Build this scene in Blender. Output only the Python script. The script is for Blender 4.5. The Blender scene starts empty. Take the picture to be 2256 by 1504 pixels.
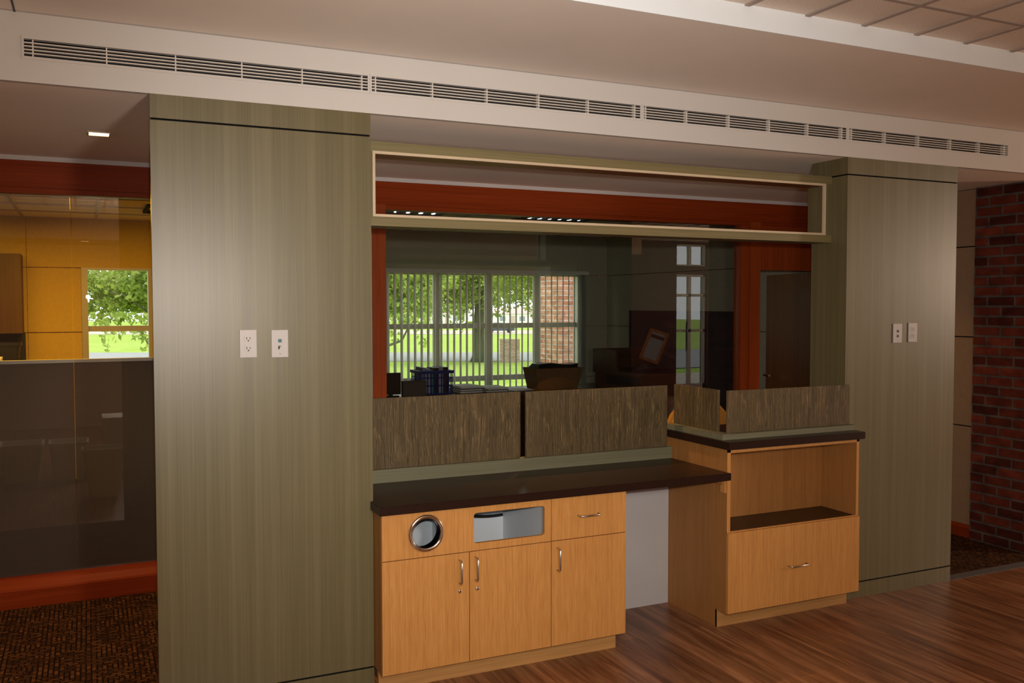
import bpy, bmesh, math, random
from mathutils import Vector, Matrix, noise as mnoise
random.seed(7)
scene = bpy.context.scene
COL = scene.collection

# ------------------------------------------------------------------ camera
CX, CY, CZ = -0.5379, -3.7223, 1.6398
YAW, PITCH, ROLL, FPX = 0.4377, -0.0407, -0.0008, 1997.77
F0 = Vector((math.sin(YAW), math.cos(YAW), 0)); R0 = Vector((math.cos(YAW), -math.sin(YAW), 0)); U0 = Vector((0, 0, 1))
FW = F0*math.cos(PITCH) + U0*math.sin(PITCH); U1 = U0*math.cos(PITCH) - F0*math.sin(PITCH)
RT = R0*math.cos(ROLL) + U1*math.sin(ROLL); UP = U1*math.cos(ROLL) - R0*math.sin(ROLL)
cam = bpy.data.cameras.new('camera'); cam.sensor_width = 36.0; cam.lens = FPX/2256*36
cam.clip_start = 0.05; cam.clip_end = 800
camo = bpy.data.objects.new('camera', cam); COL.objects.link(camo)
M = Matrix((RT, UP, -FW)).transposed().to_4x4(); M.translation = Vector((CX, CY, CZ)); camo.matrix_world = M
scene.camera = camo

# ------------------------------------------------------------------ view, sky, flash
vs = scene.view_settings
scene.display_settings.display_device = 'sRGB'
vs.view_transform = 'Standard'; vs.look = 'None'; vs.gamma = 1.0; vs.exposure = 0.23; vs.use_curve_mapping = False
W = bpy.data.worlds.new('overcast_sky'); scene.world = W; W.use_nodes = True
bg = W.node_tree.nodes['Background']; bg.inputs[0].default_value = (0.96, 0.98, 1.0, 1); bg.inputs[1].default_value = 2.3
scene.cycles.max_bounces = 8; scene.cycles.transparent_max_bounces = 24
scene.cycles.caustics_reflective = False; scene.cycles.caustics_refractive = False

def light(name, kind, loc, energy, color, **kw):
    l = bpy.data.lights.new(name, kind); l.energy = energy; l.color = color
    for k, v in kw.items(): setattr(l, k, v)
    o = bpy.data.objects.new(name, l); COL.objects.link(o); o.location = loc
    return o
# the camera's own pop-up flash, just above the lens
FL = light('camera_flash', 'SPOT', Vector((CX, CY, CZ)) + UP*0.09 + RT*0.01, 225, (1.0, 0.97, 0.92), spot_size=math.radians(66), spot_blend=1.0, shadow_soft_size=0.02)
Mf = Matrix((RT, UP, -FW)).transposed().to_4x4(); Mf.translation = FL.location; FL.matrix_world = Mf
# added for ambient fill: warm lamps, out of frame behind and beside the camera
light('lobby_fill', 'POINT', (.21, -3.3, 1.68), 112, (1, .84, .71), shadow_soft_size=.11)
light('lobby_fill', 'POINT', (9.6, -3.2, 2.00), 270, (1, .78, .60), shadow_soft_size=.3)

# ------------------------------------------------------------------ materials
def nm(name):
    m = bpy.data.materials.new(name); m.use_nodes = True
    nt = m.node_tree; b = nt.nodes['Principled BSDF']
    return m, nt, b
def N(nt, kind, **kw):
    n = nt.nodes.new(kind)
    for k, v in kw.items():
        if k.startswith('i_'): n.inputs[k[2:].replace('_', ' ')].default_value = v
        else: setattr(n, k, v)
    return n
def ramp(nt, fac, stops):
    r = nt.nodes.new('ShaderNodeValToRGB'); e = r.color_ramp.elements
    while len(e) > 1: e.remove(e[-1])
    e[0].position = stops[0][0]; e[0].color = (*stops[0][1], 1)
    for p, c in stops[1:]:
        x = e.new(p); x.color = (*c, 1)
    nt.links.new(fac, r.inputs[0]); return r.outputs[0]
def mapped(nt, scale, rot=(0, 0, 0), coord='Object'):
    tc = nt.nodes.new('ShaderNodeTexCoord'); mp = nt.nodes.new('ShaderNodeMapping')
    mp.inputs['Scale'].default_value = scale; mp.inputs['Rotation'].default_value = rot
    nt.links.new(tc.outputs[coord], mp.inputs['Vector']); return mp.outputs[0]
def noise(nt, vec, scale=1, detail=3, rough=.55, dist=0):
    n = N(nt, 'ShaderNodeTexNoise', i_Scale=scale, i_Detail=detail, i_Roughness=rough, i_Distortion=dist)
    nt.links.new(vec, n.inputs['Vector']); return n.outputs[0]
def mix(nt, a, b, f, mode='MIX'):
    m = nt.nodes.new('ShaderNodeMix'); m.data_type = 'RGBA'; m.blend_type = mode
    for s, v in ((m.inputs[0], f), (m.inputs[6], a), (m.inputs[7], b)):
        if hasattr(v, 'is_output'): nt.links.new(v, s)
        else: s.default_value = v if not isinstance(v, tuple) else (*v, 1)
    return m.outputs[2]
def bump(nt, b, h, strength=.2, dist=.002):
    n = N(nt, 'ShaderNodeBump', i_Strength=strength, i_Distance=dist)
    nt.links.new(h, n.inputs['Height']); nt.links.new(n.outputs[0], b.inputs['Normal'])
def plain(name, col, rough=.6, metal=0, spec=.5, var=.06, scale=6):
    m, nt, b = nm(name)
    n = noise(nt, mapped(nt, (scale,)*3), 1, 3)
    c1 = tuple(max(0, c*(1-var)) for c in col); c2 = tuple(min(1, c*(1+var)) for c in col)
    nt.links.new(ramp(nt, n, [(.3, c1), (.7, c2)]), b.inputs['Base Color'])
    b.inputs['Roughness'].default_value = rough; b.inputs['Metallic'].default_value = metal
    b.inputs['Specular IOR Level'].default_value = spec
    return m
def grain(name, dark, midc, lite, axis='Z', fine=150, along=3, band=22, bandamt=.5, rough=.45, spec=.4, bmp=.12):
    m, nt, b = nm(name)
    def sc(a, l): return {'Z': (a, a, l), 'X': (l, a, a), 'Y': (a, l, a)}[axis]
    f = noise(nt, mapped(nt, sc(fine, along)), 1, 4, .6)
    bd = noise(nt, mapped(nt, sc(band, along*.08)), 1, 2, .5)
    c1 = ramp(nt, f, [(.32, dark), (.5, midc), (.68, lite)])
    c2 = ramp(nt, bd, [(.35, dark), (.5, midc), (.65, lite)])
    nt.links.new(mix(nt, c1, c2, bandamt), b.inputs['Base Color'])
    b.inputs['Roughness'].default_value = rough; b.inputs['Specular IOR Level'].default_value = spec
    if bmp: bump(nt, b, f, bmp, .0008)
    return m
MT = {}
MT['olive'] = grain('olive_woodgrain_laminate', (.108, .090, .038), (.136, .113, .050), (.172, .146, .072), 'Z', 170, 1.6, 30, .45, .36, .60, .12)
MT['olive_h'] = grain('olive_woodgrain_laminate_horizontal', (.15, .125, .055), (.20, .165, .075), (.25, .21, .10), 'X', 140, 2.0, 40, .4, .5, .4, .1)
MT['rail_green'] = grain('grey_green_rail_laminate', (.13, .125, .075), (.155, .15, .09), (.19, .18, .11), 'X', 120, 2, 40, .4, .5, .4, .1)
MT['cream'] = plain('cream_edge_band', (.62, .50, .34), .55)
MT['maple'] = grain('maple_veneer', (.44, .195, .050), (.54, .25, .068), (.62, .31, .092), 'Z', 230, 9, 60, .3, .42, .35, .06)
MT['maple_h'] = grain('maple_veneer_horizontal', (.34, .17, .052), (.42, .215, .07), (.49, .265, .095), 'X', 200, 6, 60, .4, .45, .35, .06)
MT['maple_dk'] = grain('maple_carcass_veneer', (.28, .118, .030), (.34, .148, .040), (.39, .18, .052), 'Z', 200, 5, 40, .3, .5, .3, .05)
MT['counter'] = plain('dark_brown_counter_laminate', (.020, .008, .005), .33, 0, .25, .12, 60)
MT['cherry'] = grain('cherry_wood', (.22, .036, .006), (.28, .050, .009), (.34, .066, .013), 'Z', 90, 3, 20, .4, .4, .18, .05)
MT['cherry_h'] = grain('cherry_wood_horizontal', (.20, .028, .004), (.26, .038, .006), (.31, .05, .009), 'X', 90, 2, 20, .4, .45, .10, .05)
MT['door_wood'] = grain('dark_cherry_door_veneer', (.19, .065, .020), (.24, .082, .026), (.29, .105, .034), 'Z', 70, 2, 16, .5, .4, .4, .03)
MT['bounce_brown'] = grain('olive_underside_bounce', (.20, .08, .03), (.25, .10, .04), (.30, .13, .05), 'X', 90, 2, 20, .4, .5, .3, .03)  # brown stands for warm bounced light on the olive underside
MT['paint'] = plain('cream_white_paint', (.63, .61, .585), .75, 0, .2, .02, 2)
MT['ceil'] = plain('white_ceiling_paint', (.90, .83, .76), .85, 0, .15, .03, 2)
MT['threshold'] = plain('grey_rubber_strip', (.09, .085, .085), .6)
MT['lining'] = plain('pale_blue_white_melamine', (.60, .64, .68), .5, 0, .3, .02)
MT['jack_dark'] = plain('dark_brown_jack', (.05, .02, .015), .5)
MT['fascia'] = plain('daylight_tint_fascia', (.84, .92, .99), .7, 0, .2, .02, 2)  # bluish white carries the cool daylight falling on the riser
MT['ceil_low'] = plain('corridor_ceiling_paint', (.90, .83, .77), .85, 0, .15, .03, 2)
MT['ceil_low'].node_tree.nodes['Principled BSDF'].inputs['Sheen Weight'].default_value = .25
MT['ceil_low'].node_tree.nodes['Principled BSDF'].inputs['Sheen Tint'].default_value = (1, .80, .66, 1)
MT['ceil_low'].node_tree.nodes['Principled BSDF'].inputs['Sheen Roughness'].default_value = .6
MT['white_panel'] = plain('white_melamine', (.50, .485, .48), .5, 0, .3, .02)
MT['plate'] = plain('white_plastic', (.53, .505, .49), .35, 0, .3, .02)
MT['slot'] = plain('black_slot', (.008, .008, .008), .5)
MT['black'] = plain('black_plastic', (.012, .011, .011), .4, 0, .4)
MT['black_joint'] = plain('black_reveal', (.006, .006, .006), .9, 0, .1)
MT['grille_bar'] = plain('white_aluminium', (.72, .68, .63), .35, 0, .5, .02)
MT['duct'] = plain('dark_duct_sheet', (.03, .03, .035), .6, 0, .3, .15)
MT['chrome'] = plain('chrome', (.80, .76, .70), .10, 1, .5, .02)
MT['nickel'] = plain('satin_nickel', (.62, .58, .52), .25, 1, .5, .03)
MT['teal'] = plain('teal_jack', (.01, .12, .17), .4)
MT['trimwhite'] = plain('white_trim', (.60, .56, .55), .6, 0, .3, .02)
MT['grey_panel'] = plain('grey_fabric_panel', (.10, .084, .078), .9, 0, .1, .1, 300)
MT['alum'] = plain('grey_aluminium_frame', (.40, .37, .33), .45, .2, .4, .04)
MT['blind'] = plain('grey_vinyl_slat', (.60, .60, .54), .55, 0, .3, .04)
MT['beige_wall'] = plain('beige_wall_panel', (.36, .235, .145), .8, 0, .15, .05, 30)
MT['office_wall'] = plain('olive_grey_wall_panel', (.34, .315, .235), .85, 0, .1, .04, 30)
MT['office_wall_warm'] = plain('tan_wall_panel', (.55, .375, .085), .8, 0, .15, .04, 30)
MT['dark_panel'] = plain('charcoal_fabric', (.040, .040, .044), .9, 0, .1, .1, 200)
MT['dark_wood'] = grain('dark_walnut', (.045, .018, .010), (.06, .025, .013), (.085, .036, .018), 'X', 60, 2, 14, .5, .4, .4, .03)
MT['credenza'] = grain('brown_credenza_top', (.085, .05, .03), (.11, .065, .04), (.14, .085, .055), 'X', 60, 2, 14, .5, .3, .5, .02)
MT['cab_brown'] = grain('brown_cabinet_front', (.055, .024, .009), (.07, .031, .012), (.09, .042, .016), 'Z', 60, 2, 14, .4, .5, .3, .03)
MT['blue'] = plain('blue_plastic', (.008, .030, .20), .35, 0, .5)
MT['cardboard'] = plain('brown_cardboard', (.19, .10, .045), .85, 0, .1, .1, 30)
MT['paper'] = plain('white_paper', (.88, .86, .79), .8, 0, .1, .06, 30)
MT['paper_edge'] = plain('grey_paper_edges', (.22, .21, .20), .8, 0, .1, .3, 200)
MT['book_a'] = plain('pale_spine', (.30, .33, .42), .6)
MT['book_b'] = plain('teal_spine', (.04, .20, .22), .6)
MT['amber'] = plain('amber_upholstery', (.42, .20, .035), .85, 0, .15, .1, 120)
MT['white_bin'] = plain('off_white_plastic', (.70, .66, .58), .5)
MT['steel_green'] = plain('pale_steel', (.5, .5, .5), .5)
MT['road'] = plain('grey_asphalt', (.33, .33, .325), .9, 0, .1, .06, 2)
MT['road_pale'] = plain('pale_concrete', (.50, .44, .36), .9, 0, .1, .05, 2)
MT['siding'] = plain('white_siding', (.82, .82, .82), .8)
MT['roof'] = plain('pinkish_shingle', (.55, .42, .38), .9)
MT['car'] = plain('dark_blue_car_paint', (.05, .06, .09), .3, 0, .5)
MT['carglass'] = plain('car_window', (.25, .30, .36), .1, 0, .6)
MT['rubber'] = plain('tyre_rubber', (.02, .02, .02), .8)
MT['bark'] = grain('grey_bark', (.05, .055, .03), (.10, .105, .06), (.18, .18, .11), 'Z', 14, 2, 4, .4, .9, .1, .3)

def mk_reed():
    m, nt, b = nm('pressed_reed_panel')
    v = mapped(nt, (1, 1, 1))
    wob = N(nt, 'ShaderNodeTexNoise', i_Scale=7.0, i_Detail=2.0); nt.links.new(v, wob.inputs['Vector'])
    sub = N(nt, 'ShaderNodeVectorMath', operation='MULTIPLY_ADD'); nt.links.new(wob.outputs['Color'], sub.inputs[0])
    sub.inputs[1].default_value = (.028, .028, .0); nt.links.new(v, sub.inputs[2])
    mp = N(nt, 'ShaderNodeMapping'); mp.inputs['Scale'].default_value = (240, 240, 3.2); nt.links.new(sub.outputs[0], mp.inputs[0])
    a = noise(nt, mp.outputs[0], 1, 3, .6)
    mp2 = N(nt, 'ShaderNodeMapping'); mp2.inputs['Scale'].default_value = (100, 100, 2.0); mp2.inputs['Location'].default_value = (3, 5, 1); nt.links.new(sub.outputs[0], mp2.inputs[0])
    c = noise(nt, mp2.outputs[0], 1, 4, .6)
    c1 = ramp(nt, a, [(.30, (.035, .023, .010)), (.46, (.085, .060, .028)), (.58, (.14, .098, .046)), (.70, (.44, .28, .125))])
    c2 = ramp(nt, c, [(.30, (.038, .026, .011)), (.5, (.092, .067, .032)), (.64, (.14, .10, .05)), (.74, (.38, .24, .12))])
    nt.links.new(mix(nt, c1, c2, .5), b.inputs['Base Color']); b.inputs['Roughness'].default_value = .55
    b.inputs['Specular IOR Level'].default_value = .25
    bump(nt, b, a, .3, .001)
    return m
MT['reed'] = mk_reed()

def mk_floor():
    m, nt, b = nm('walnut_plank_floor')
    v = mapped(nt, (1, 1, 1), (0, 0, math.pi/2))
    br = N(nt, 'ShaderNodeTexBrick', i_Scale=1.0, i_Mortar_Size=.0015, i_Brick_Width=1.1, i_Row_Height=.095, i_Bias=0.0)
    br.offset = .37; br.inputs['Color1'].default_value = (.30, .30, .30, 1); br.inputs['Color2'].default_value = (1, 1, 1, 1); br.inputs['Mortar'].default_value = (.15, .15, .15, 1)
    nt.links.new(v, br.inputs['Vector'])
    st = noise(nt, mapped(nt, (26, 1.6, 1)), 1, 5, .62, .8)
    fi = noise(nt, mapped(nt, (160, 5, 1)), 1, 3, .6)
    wood = ramp(nt, st, [(.28, (.12, .042, .017)), (.45, (.25, .10, .042)), (.58, (.38, .175, .080)), (.75, (.54, .29, .15))])
    w2 = mix(nt, wood, ramp(nt, fi, [(.3, (.55, .5, .45)), (.7, (1.15, 1.12, 1.1))]), .6, 'MULTIPLY')
    fac = mix(nt, (1, 1, 1), br.outputs['Color'], .55)
    nt.links.new(mix(nt, w2, fac, 1.0, 'MULTIPLY'), b.inputs['Base Color'])
    b.inputs['Roughness'].default_value = .36; b.inputs['Specular IOR Level'].default_value = .5
    return m
MT['floor'] = mk_floor()

def mk_carpet():
    m, nt, b = nm('brown_basketweave_carpet')
    v = mapped(nt, (1, 1, 1))
    ch = N(nt, 'ShaderNodeTexBrick', i_Scale=1.0, i_Mortar_Size=.004, i_Brick_Width=.05, i_Row_Height=.022, i_Bias=-.1)
    ch.inputs['Color1'].default_value = (.045, .020, .009, 1); ch.inputs['Color2'].default_value = (.16, .070, .026, 1); ch.inputs['Mortar'].default_value = (.014, .008, .005, 1)
    nt.links.new(v, ch.inputs['Vector'])
    ch2 = N(nt, 'ShaderNodeTexBrick', i_Scale=1.0, i_Mortar_Size=.004, i_Brick_Width=.05, i_Row_Height=.022, i_Bias=0)
    ch2.inputs['Color1'].default_value = (.05, .022, .010, 1); ch2.inputs['Color2'].default_value = (.15, .065, .024, 1); ch2.inputs['Mortar'].default_value = (.014, .008, .005, 1)
    nt.links.new(mapped(nt, (1, 1, 1), (0, 0, math.pi/2)), ch2.inputs['Vector'])
    bl = noise(nt, mapped(nt, (9, 9, 9)), 1, 2)
    sel = ramp(nt, bl, [(.47, (0, 0, 0)), (.53, (1, 1, 1))])
    c = mix(nt, ch.outputs['Color'], ch2.outputs['Color'], sel)
    sp = noise(nt, mapped(nt, (22, 40, 22)), 1, 2)
    c = mix(nt, c, (.012, .006, .004), ramp(nt, sp, [(.58, (0, 0, 0)), (.66, (.85, .85, .85))]))
    nt.links.new(c, b.inputs['Base Color']); b.inputs['Roughness'].default_value = .95; b.inputs['Specular IOR Level'].default_value = .05
    bump(nt, b, noise(nt, mapped(nt, (300, 300, 300)), 1, 2), .5, .003)
    return m
MT['carpet'] = mk_carpet()

def mk_brick(name, axis, c1, c2, mortar, bw=.203, rh=.0677, rough=.9, c3=None):
    m, nt, b = nm(name)
    tc = nt.nodes.new('ShaderNodeTexCoord'); sx = nt.nodes.new('ShaderNodeSeparateXYZ'); cb = nt.nodes.new('ShaderNodeCombineXYZ')
    nt.links.new(tc.outputs['Object'], sx.inputs[0])
    if axis == 'XY':
        ad = N(nt, 'ShaderNodeMath', operation='ADD'); nt.links.new(sx.outputs[0], ad.inputs[0]); nt.links.new(sx.outputs[1], ad.inputs[1]); nt.links.new(ad.outputs[0], cb.inputs[0])
    else:
        nt.links.new(sx.outputs[axis], cb.inputs[0])
    nt.links.new(sx.outputs[2], cb.inputs[1])
    br = N(nt, 'ShaderNodeTexBrick', i_Scale=1.0, i_Mortar_Size=.008, i_Mortar_Smooth=.2, i_Brick_Width=bw, i_Row_Height=rh, i_Bias=0.0)
    br.inputs['Color1'].default_value = (*c1, 1); br.inputs['Color2'].default_value = (*c2, 1); br.inputs['Mortar'].default_value = (*mortar, 1)
    nt.links.new(cb.outputs[0], br.inputs['Vector'])
    n2 = noise(nt, mapped(nt, (9, 9, 16)), 1, 3)
    c = mix(nt, br.outputs['Color'], ramp(nt, n2, [(.35, (.45, .42, .42)), (.65, (1.15, 1.1, 1.1))]), .7, 'MULTIPLY')
    nt.links.new(c, b.inputs['Base Color']); b.inputs['Roughness'].default_value = rough; b.inputs['Specular IOR Level'].default_value = .15
    inv = N(nt, 'ShaderNodeMath', operation='SUBTRACT'); inv.inputs[0].default_value = 1; nt.links.new(br.outputs['Fac'], inv.inputs[1])
    bump(nt, b, inv.outputs[0], .7, .006)
    return m
MT['brick'] = mk_brick('red_brick', 1, (.075, .018, .012), (.23, .050, .028), (.13, .115, .105))
MT['brick_lobby'] = mk_brick('dark_red_brick', 0, (.06, .012, .008), (.10, .024, .015), (.045, .035, .03))
MT['brick_out'] = mk_brick('orange_brick', 'XY', (.40, .16, .09), (.55, .30, .19), (.55, .50, .46))
MT['brick_out2'] = mk_brick('pinkish_brick', 'XY', (.42, .26, .20), (.52, .36, .29), (.50, .45, .40))

def mk_tile():
    m, nt, b = nm('fissured_ceiling_tile')
    n = noise(nt, mapped(nt, (160, 160, 160)), 1, 4, .7)
    nt.links.new(ramp(nt, n, [(.3, (.62, .54, .46)), (.55, (.80, .71, .62)), (.7, (.84, .75, .66))]), b.inputs['Base Color'])
    b.inputs['Roughness'].default_value = .95; b.inputs['Specular IOR Level'].default_value = .05
    bump(nt, b, n, .3, .002)
    return m
MT['tile'] = mk_tile()
MT['tgrid'] = plain('ceiling_tile_grid', (.40, .33, .29), .7, 0, .2)

def mk_grass(name, c1, c2):
    m, nt, b = nm(name)
    n = noise(nt, mapped(nt, (.35, .35, .35)), 1, 6, .7); n2 = noise(nt, mapped(nt, (5, 5, 5)), 1, 4, .7)
    c = mix(nt, ramp(nt, n, [(.35, c1), (.65, c2)]), ramp(nt, n2, [(.3, (.75, .78, .7)), (.7, (1.15, 1.1, 1.1))]), .5, 'MULTIPLY')
    nt.links.new(c, b.inputs['Base Color']); b.inputs['Roughness'].default_value = 1; b.inputs['Specular IOR Level'].default_value = 0
    return m
MT['grass'] = mk_grass('lawn_grass', (.31, .45, .085), (.41, .50, .14))

def mk_leaf(name, a, b_, c_):
    m, nt, b = nm(name)
    n = noise(nt, mapped(nt, (3, 3, 3)), 1, 4, .8)
    col = ramp(nt, n, [(.35, a), (.5, b_), (.65, c_)])
    nt.links.new(col, b.inputs['Base Color']); b.inputs['Roughness'].default_value = .6
    tr = nt.nodes.new('ShaderNodeBsdfTranslucent'); nt.links.new(col, tr.inputs[0])
    ms = nt.nodes.new('ShaderNodeMixShader'); ms.inputs[0].default_value = .45
    nt.links.new(b.outputs[0], ms.inputs[1]); nt.links.new(tr.outputs[0], ms.inputs[2])
    nt.links.new(ms.outputs[0], nt.nodes['Material Output'].inputs[0])
    return m
MT['leaf'] = mk_leaf('green_leaf', (.10, .15, .02), (.24, .34, .05), (.50, .52, .12))
MT['leaf_y'] = mk_leaf('yellow_green_leaf', (.12, .20, .03), (.30, .42, .07), (.62, .62, .14))

def mk_glass(name, tint=(.95, .96, .945), k=1.9):
    m, nt, b = nm(name); nt.nodes.remove(b)
    fr = N(nt, 'ShaderNodeFresnel', i_IOR=1.5); ge = nt.nodes.new('ShaderNodeNewGeometry')
    inv = N(nt, 'ShaderNodeMath', operation='SUBTRACT'); inv.inputs[0].default_value = 1; nt.links.new(ge.outputs['Backfacing'], inv.inputs[1])
    mu = N(nt, 'ShaderNodeMath', operation='MULTIPLY'); nt.links.new(fr.outputs[0], mu.inputs[0]); nt.links.new(inv.outputs[0], mu.inputs[1])
    m2 = N(nt, 'ShaderNodeMath', operation='MULTIPLY', use_clamp=True); nt.links.new(mu.outputs[0], m2.inputs[0]); m2.inputs[1].default_value = k
    t = nt.nodes.new('ShaderNodeBsdfTransparent'); t.inputs[0].default_value = (*tint, 1)
    g = N(nt, 'ShaderNodeBsdfGlossy'); g.inputs['Roughness'].default_value = 0.0; g.inputs[0].default_value = (1, 1, 1, 1)
    ms = nt.nodes.new('ShaderNodeMixShader'); nt.links.new(m2.outputs[0], ms.inputs[0]); nt.links.new(t.outputs[0], ms.inputs[1]); nt.links.new(g.outputs[0], ms.inputs[2])
    nt.links.new(ms.outputs[0], nt.nodes['Material Output'].inputs[0])
    return m
MT['glass'] = mk_glass('clear_glass')
MT['glass_out'] = mk_glass('window_glass', (.97, .98, .97), 1.0)
def emit(name, col, s):
    m, nt, b = nm(name); b.inputs['Base Color'].default_value = (*col, 1)
    b.inputs['Emission Color'].default_value = (*col, 1); b.inputs['Emission Strength'].default_value = s
    return m
MT['lamp_warm'] = emit('warm_lamp_glow', (1, .62, .25), 4.0)
MT['glint_white'] = emit('white_glint_glow', (.9, .95, 1.0), 1.6)  # glowing stand-in for window and flash glints on the louvers
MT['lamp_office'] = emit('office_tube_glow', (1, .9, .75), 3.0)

# ------------------------------------------------------------------ mesh helpers
class MB:
    """collects shapes in world coordinates and links them as one mesh object"""
    def __init__(s): s.bm = bmesh.new()
    def box(s, x0, x1, y0, y1, z0, z1, bev=0):
        r = bmesh.ops.create_cube(s.bm, size=1)
        vs_ = r['verts']
        for v in vs_:
            v.co = Vector((x0 + (v.co.x+.5)*(x1-x0), y0 + (v.co.y+.5)*(y1-y0), z0 + (v.co.z+.5)*(z1-z0)))
        if bev:
            es = list({e for v in vs_ for e in v.link_edges})
            bmesh.ops.bevel(s.bm, geom=es, offset=bev, segments=2, profile=.6, affect='EDGES')
        return s
    def obox(s, c, ex, ey, ez, hx, hy, hz, bev=0):
        r = bmesh.ops.create_cube(s.bm, size=2); vs_ = r['verts']
        for v in vs_: v.co = Vector(c) + Vector(ex)*v.co.x*hx + Vector(ey)*v.co.y*hy + Vector(ez)*v.co.z*hz
        if bev:
            es = list({e for v in vs_ for e in v.link_edges})
            bmesh.ops.bevel(s.bm, geom=es, offset=bev, segments=2, profile=.6, affect='EDGES')
        return s
    def tube(s, pts, rad, seg=10, caps=True):
        pts = [Vector(p) for p in pts]; rads = rad if isinstance(rad, (list, tuple)) else [rad]*len(pts)
        rings = []; prev = None
        for i, p in enumerate(pts):
            t = (pts[min(i+1, len(pts)-1)] - pts[max(i-1, 0)]).normalized()
            if prev is None:
                n = t.orthogonal().normalized()
            else:
                n = (prev - t*prev.dot(t)).normalized()
            prev = n; b = t.cross(n)
            rings.append([s.bm.verts.new(p + (n*math.cos(2*math.pi*k/seg) + b*math.sin(2*math.pi*k/seg))*rads[i]) for k in range(seg)])
        for a, b in zip(rings, rings[1:]):
            for k in range(seg): s.bm.faces.new((a[k], a[(k+1) % seg], b[(k+1) % seg], b[k]))
        if caps:
            s.bm.faces.new(rings[0][::-1]); s.bm.faces.new(rings[-1])
        return s
    def lathe(s, c, prof, seg=32, axis='Z', sx=1, sy=1):
        """prof: list of (radius, height) around an axis through c"""
        c = Vector(c); rings = []
        for r, h in prof:
            ring = []
            for k in range(seg):
                a = 2*math.pi*k/seg; u, v = r*math.cos(a)*sx, r*math.sin(a)*sy
                d = {'Z': Vector((u, v, h)), 'Y': Vector((u, h, v)), 'X': Vector((h, u, v))}[axis]
                ring.append(s.bm.verts.new(c + d))
            rings.append(ring)
        for a, b in zip(rings, rings[1:]):
            for k in range(seg): s.bm.faces.new((a[k], a[(k+1) % seg], b[(k+1) % seg], b[k]))
        return s
    def prism(s, poly, axis, a0, a1):
        """poly: 2-D outline; extruded along axis from a0 to a1"""
        def P(u, v, a): return {'X': (a, u, v), 'Y': (u, a, v), 'Z': (u, v, a)}[axis]
        A = [s.bm.verts.new(P(u, v, a0)) for u, v in poly]; B = [s.bm.verts.new(P(u, v, a1)) for u, v in poly]
        n = len(poly)
        for i in range(n): s.bm.faces.new((A[i], A[(i+1) % n], B[(i+1) % n], B[i]))
        s.bm.faces.new(A[::-1]); s.bm.faces.new(B)
        return s
    def quad(s, *pts):
        s.bm.faces.new([s.bm.verts.new(p) for p in pts]); return s
    def make(s, name, mat, parent=None, base=None, smooth=False):
        base = Vector(base) if base is not None else (Vector(parent['_b']) if parent is not None and '_b' in parent else Vector((0, 0, 0)))
        bmesh.ops.recalc_face_normals(s.bm, faces=s.bm.faces[:])
        for v in s.bm.verts: v.co -= base
        me = bpy.data.meshes.new(name); s.bm.to_mesh(me); s.bm.free()
        me.materials.append(mat)
        if smooth:
            for p in me.polygons: p.use_smooth = True
        o = bpy.data.objects.new(name, me); COL.objects.link(o)
        if parent is not None: o.parent = parent
        else: o.location = base
        BASE[o] = base
        return o
BASE = {}
def thing(name, label, cat, base, group=None):
    o = bpy.data.objects.new(name, None); o.empty_display_size = .05; COL.objects.link(o); o.location = base
    o['label'] = label; o['category'] = cat
    if group: o['group'] = group
    BASE[o] = Vector(base)
    return o
def tag(o, label, cat, group=None):
    o['label'] = label; o['category'] = cat
    if group: o['group'] = group
    return o
def struct(o):
    o['kind'] = 'structure'; return o
def part(mb, name, mat, parent, smooth=False, label=None):
    b = BASE[parent]
    o = mb.make(name, MT[mat] if isinstance(mat, str) else mat, parent, b, smooth)
    if label: o['label'] = label
    return o
def setting(mb, name, mat, smooth=False):
    return struct(mb.make(name, MT[mat], None, (0, 0, 0), smooth))
def spart(mb, name, mat, parent):
    o = mb.make(name, MT[mat], parent, (0, 0, 0)); return o
def box(*a, **k): return MB().box(*a, **k)
def plate_with_holes(outer, holes, y0, y1):
    """flat panel in XZ with holes, thickness y0..y1"""
    mb = MB(); bm = mb.bm; loops = [outer] + holes; es = []
    for lp in loops:
        vsx = [bm.verts.new((x, y0, z)) for x, z in lp]
        for i in range(len(vsx)): es.append(bm.edges.new((vsx[i], vsx[(i+1) % len(vsx)])))
    r = bmesh.ops.triangle_fill(bm, use_beauty=True, use_dissolve=False, edges=es)
    fs = [f for f in bm.faces]
    ex = bmesh.ops.extrude_face_region(bm, geom=fs)
    for v in [g for g in ex['geom'] if isinstance(g, bmesh.types.BMVert)]: v.co.y = y1
    return mb
def rrect(x0, x1, z0, z1, r, n=6):
    out = []
    for cx, cz, a0 in ((x1-r, z1-r, 0), (x0+r, z1-r, 90), (x0+r, z0+r, 180), (x1-r, z0+r, 270)):
        for k in range(n+1):
            a = math.radians(a0 + 90*k/n); out.append((cx + r*math.cos(a), cz + r*math.sin(a)))
    return out
def circ(cx, cz, r, n=40): return [(cx + r*math.cos(2*math.pi*k/n), cz + r*math.sin(2*math.pi*k/n)) for k in range(n)]
def wall_grid(mb, a0, a1, z0, z1, holes, put):
    """fills the rectangle except the holes with boxes; put(mb, a0, a1, z0, z1)"""
    xs = sorted({a0, a1, *[h[0] for h in holes], *[h[1] for h in holes]})
    for u, v in zip(xs, xs[1:]):
        hs = sorted([(h[2], h[3]) for h in holes if h[0] <= u + 1e-6 and h[1] >= v - 1e-6])
        z = z0
        for b, t in hs:
            if b > z + 1e-6: put(mb, u, v, z, b)
            z = max(z, t)
        if z < z1 - 1e-6: put(mb, u, v, z, z1)

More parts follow.
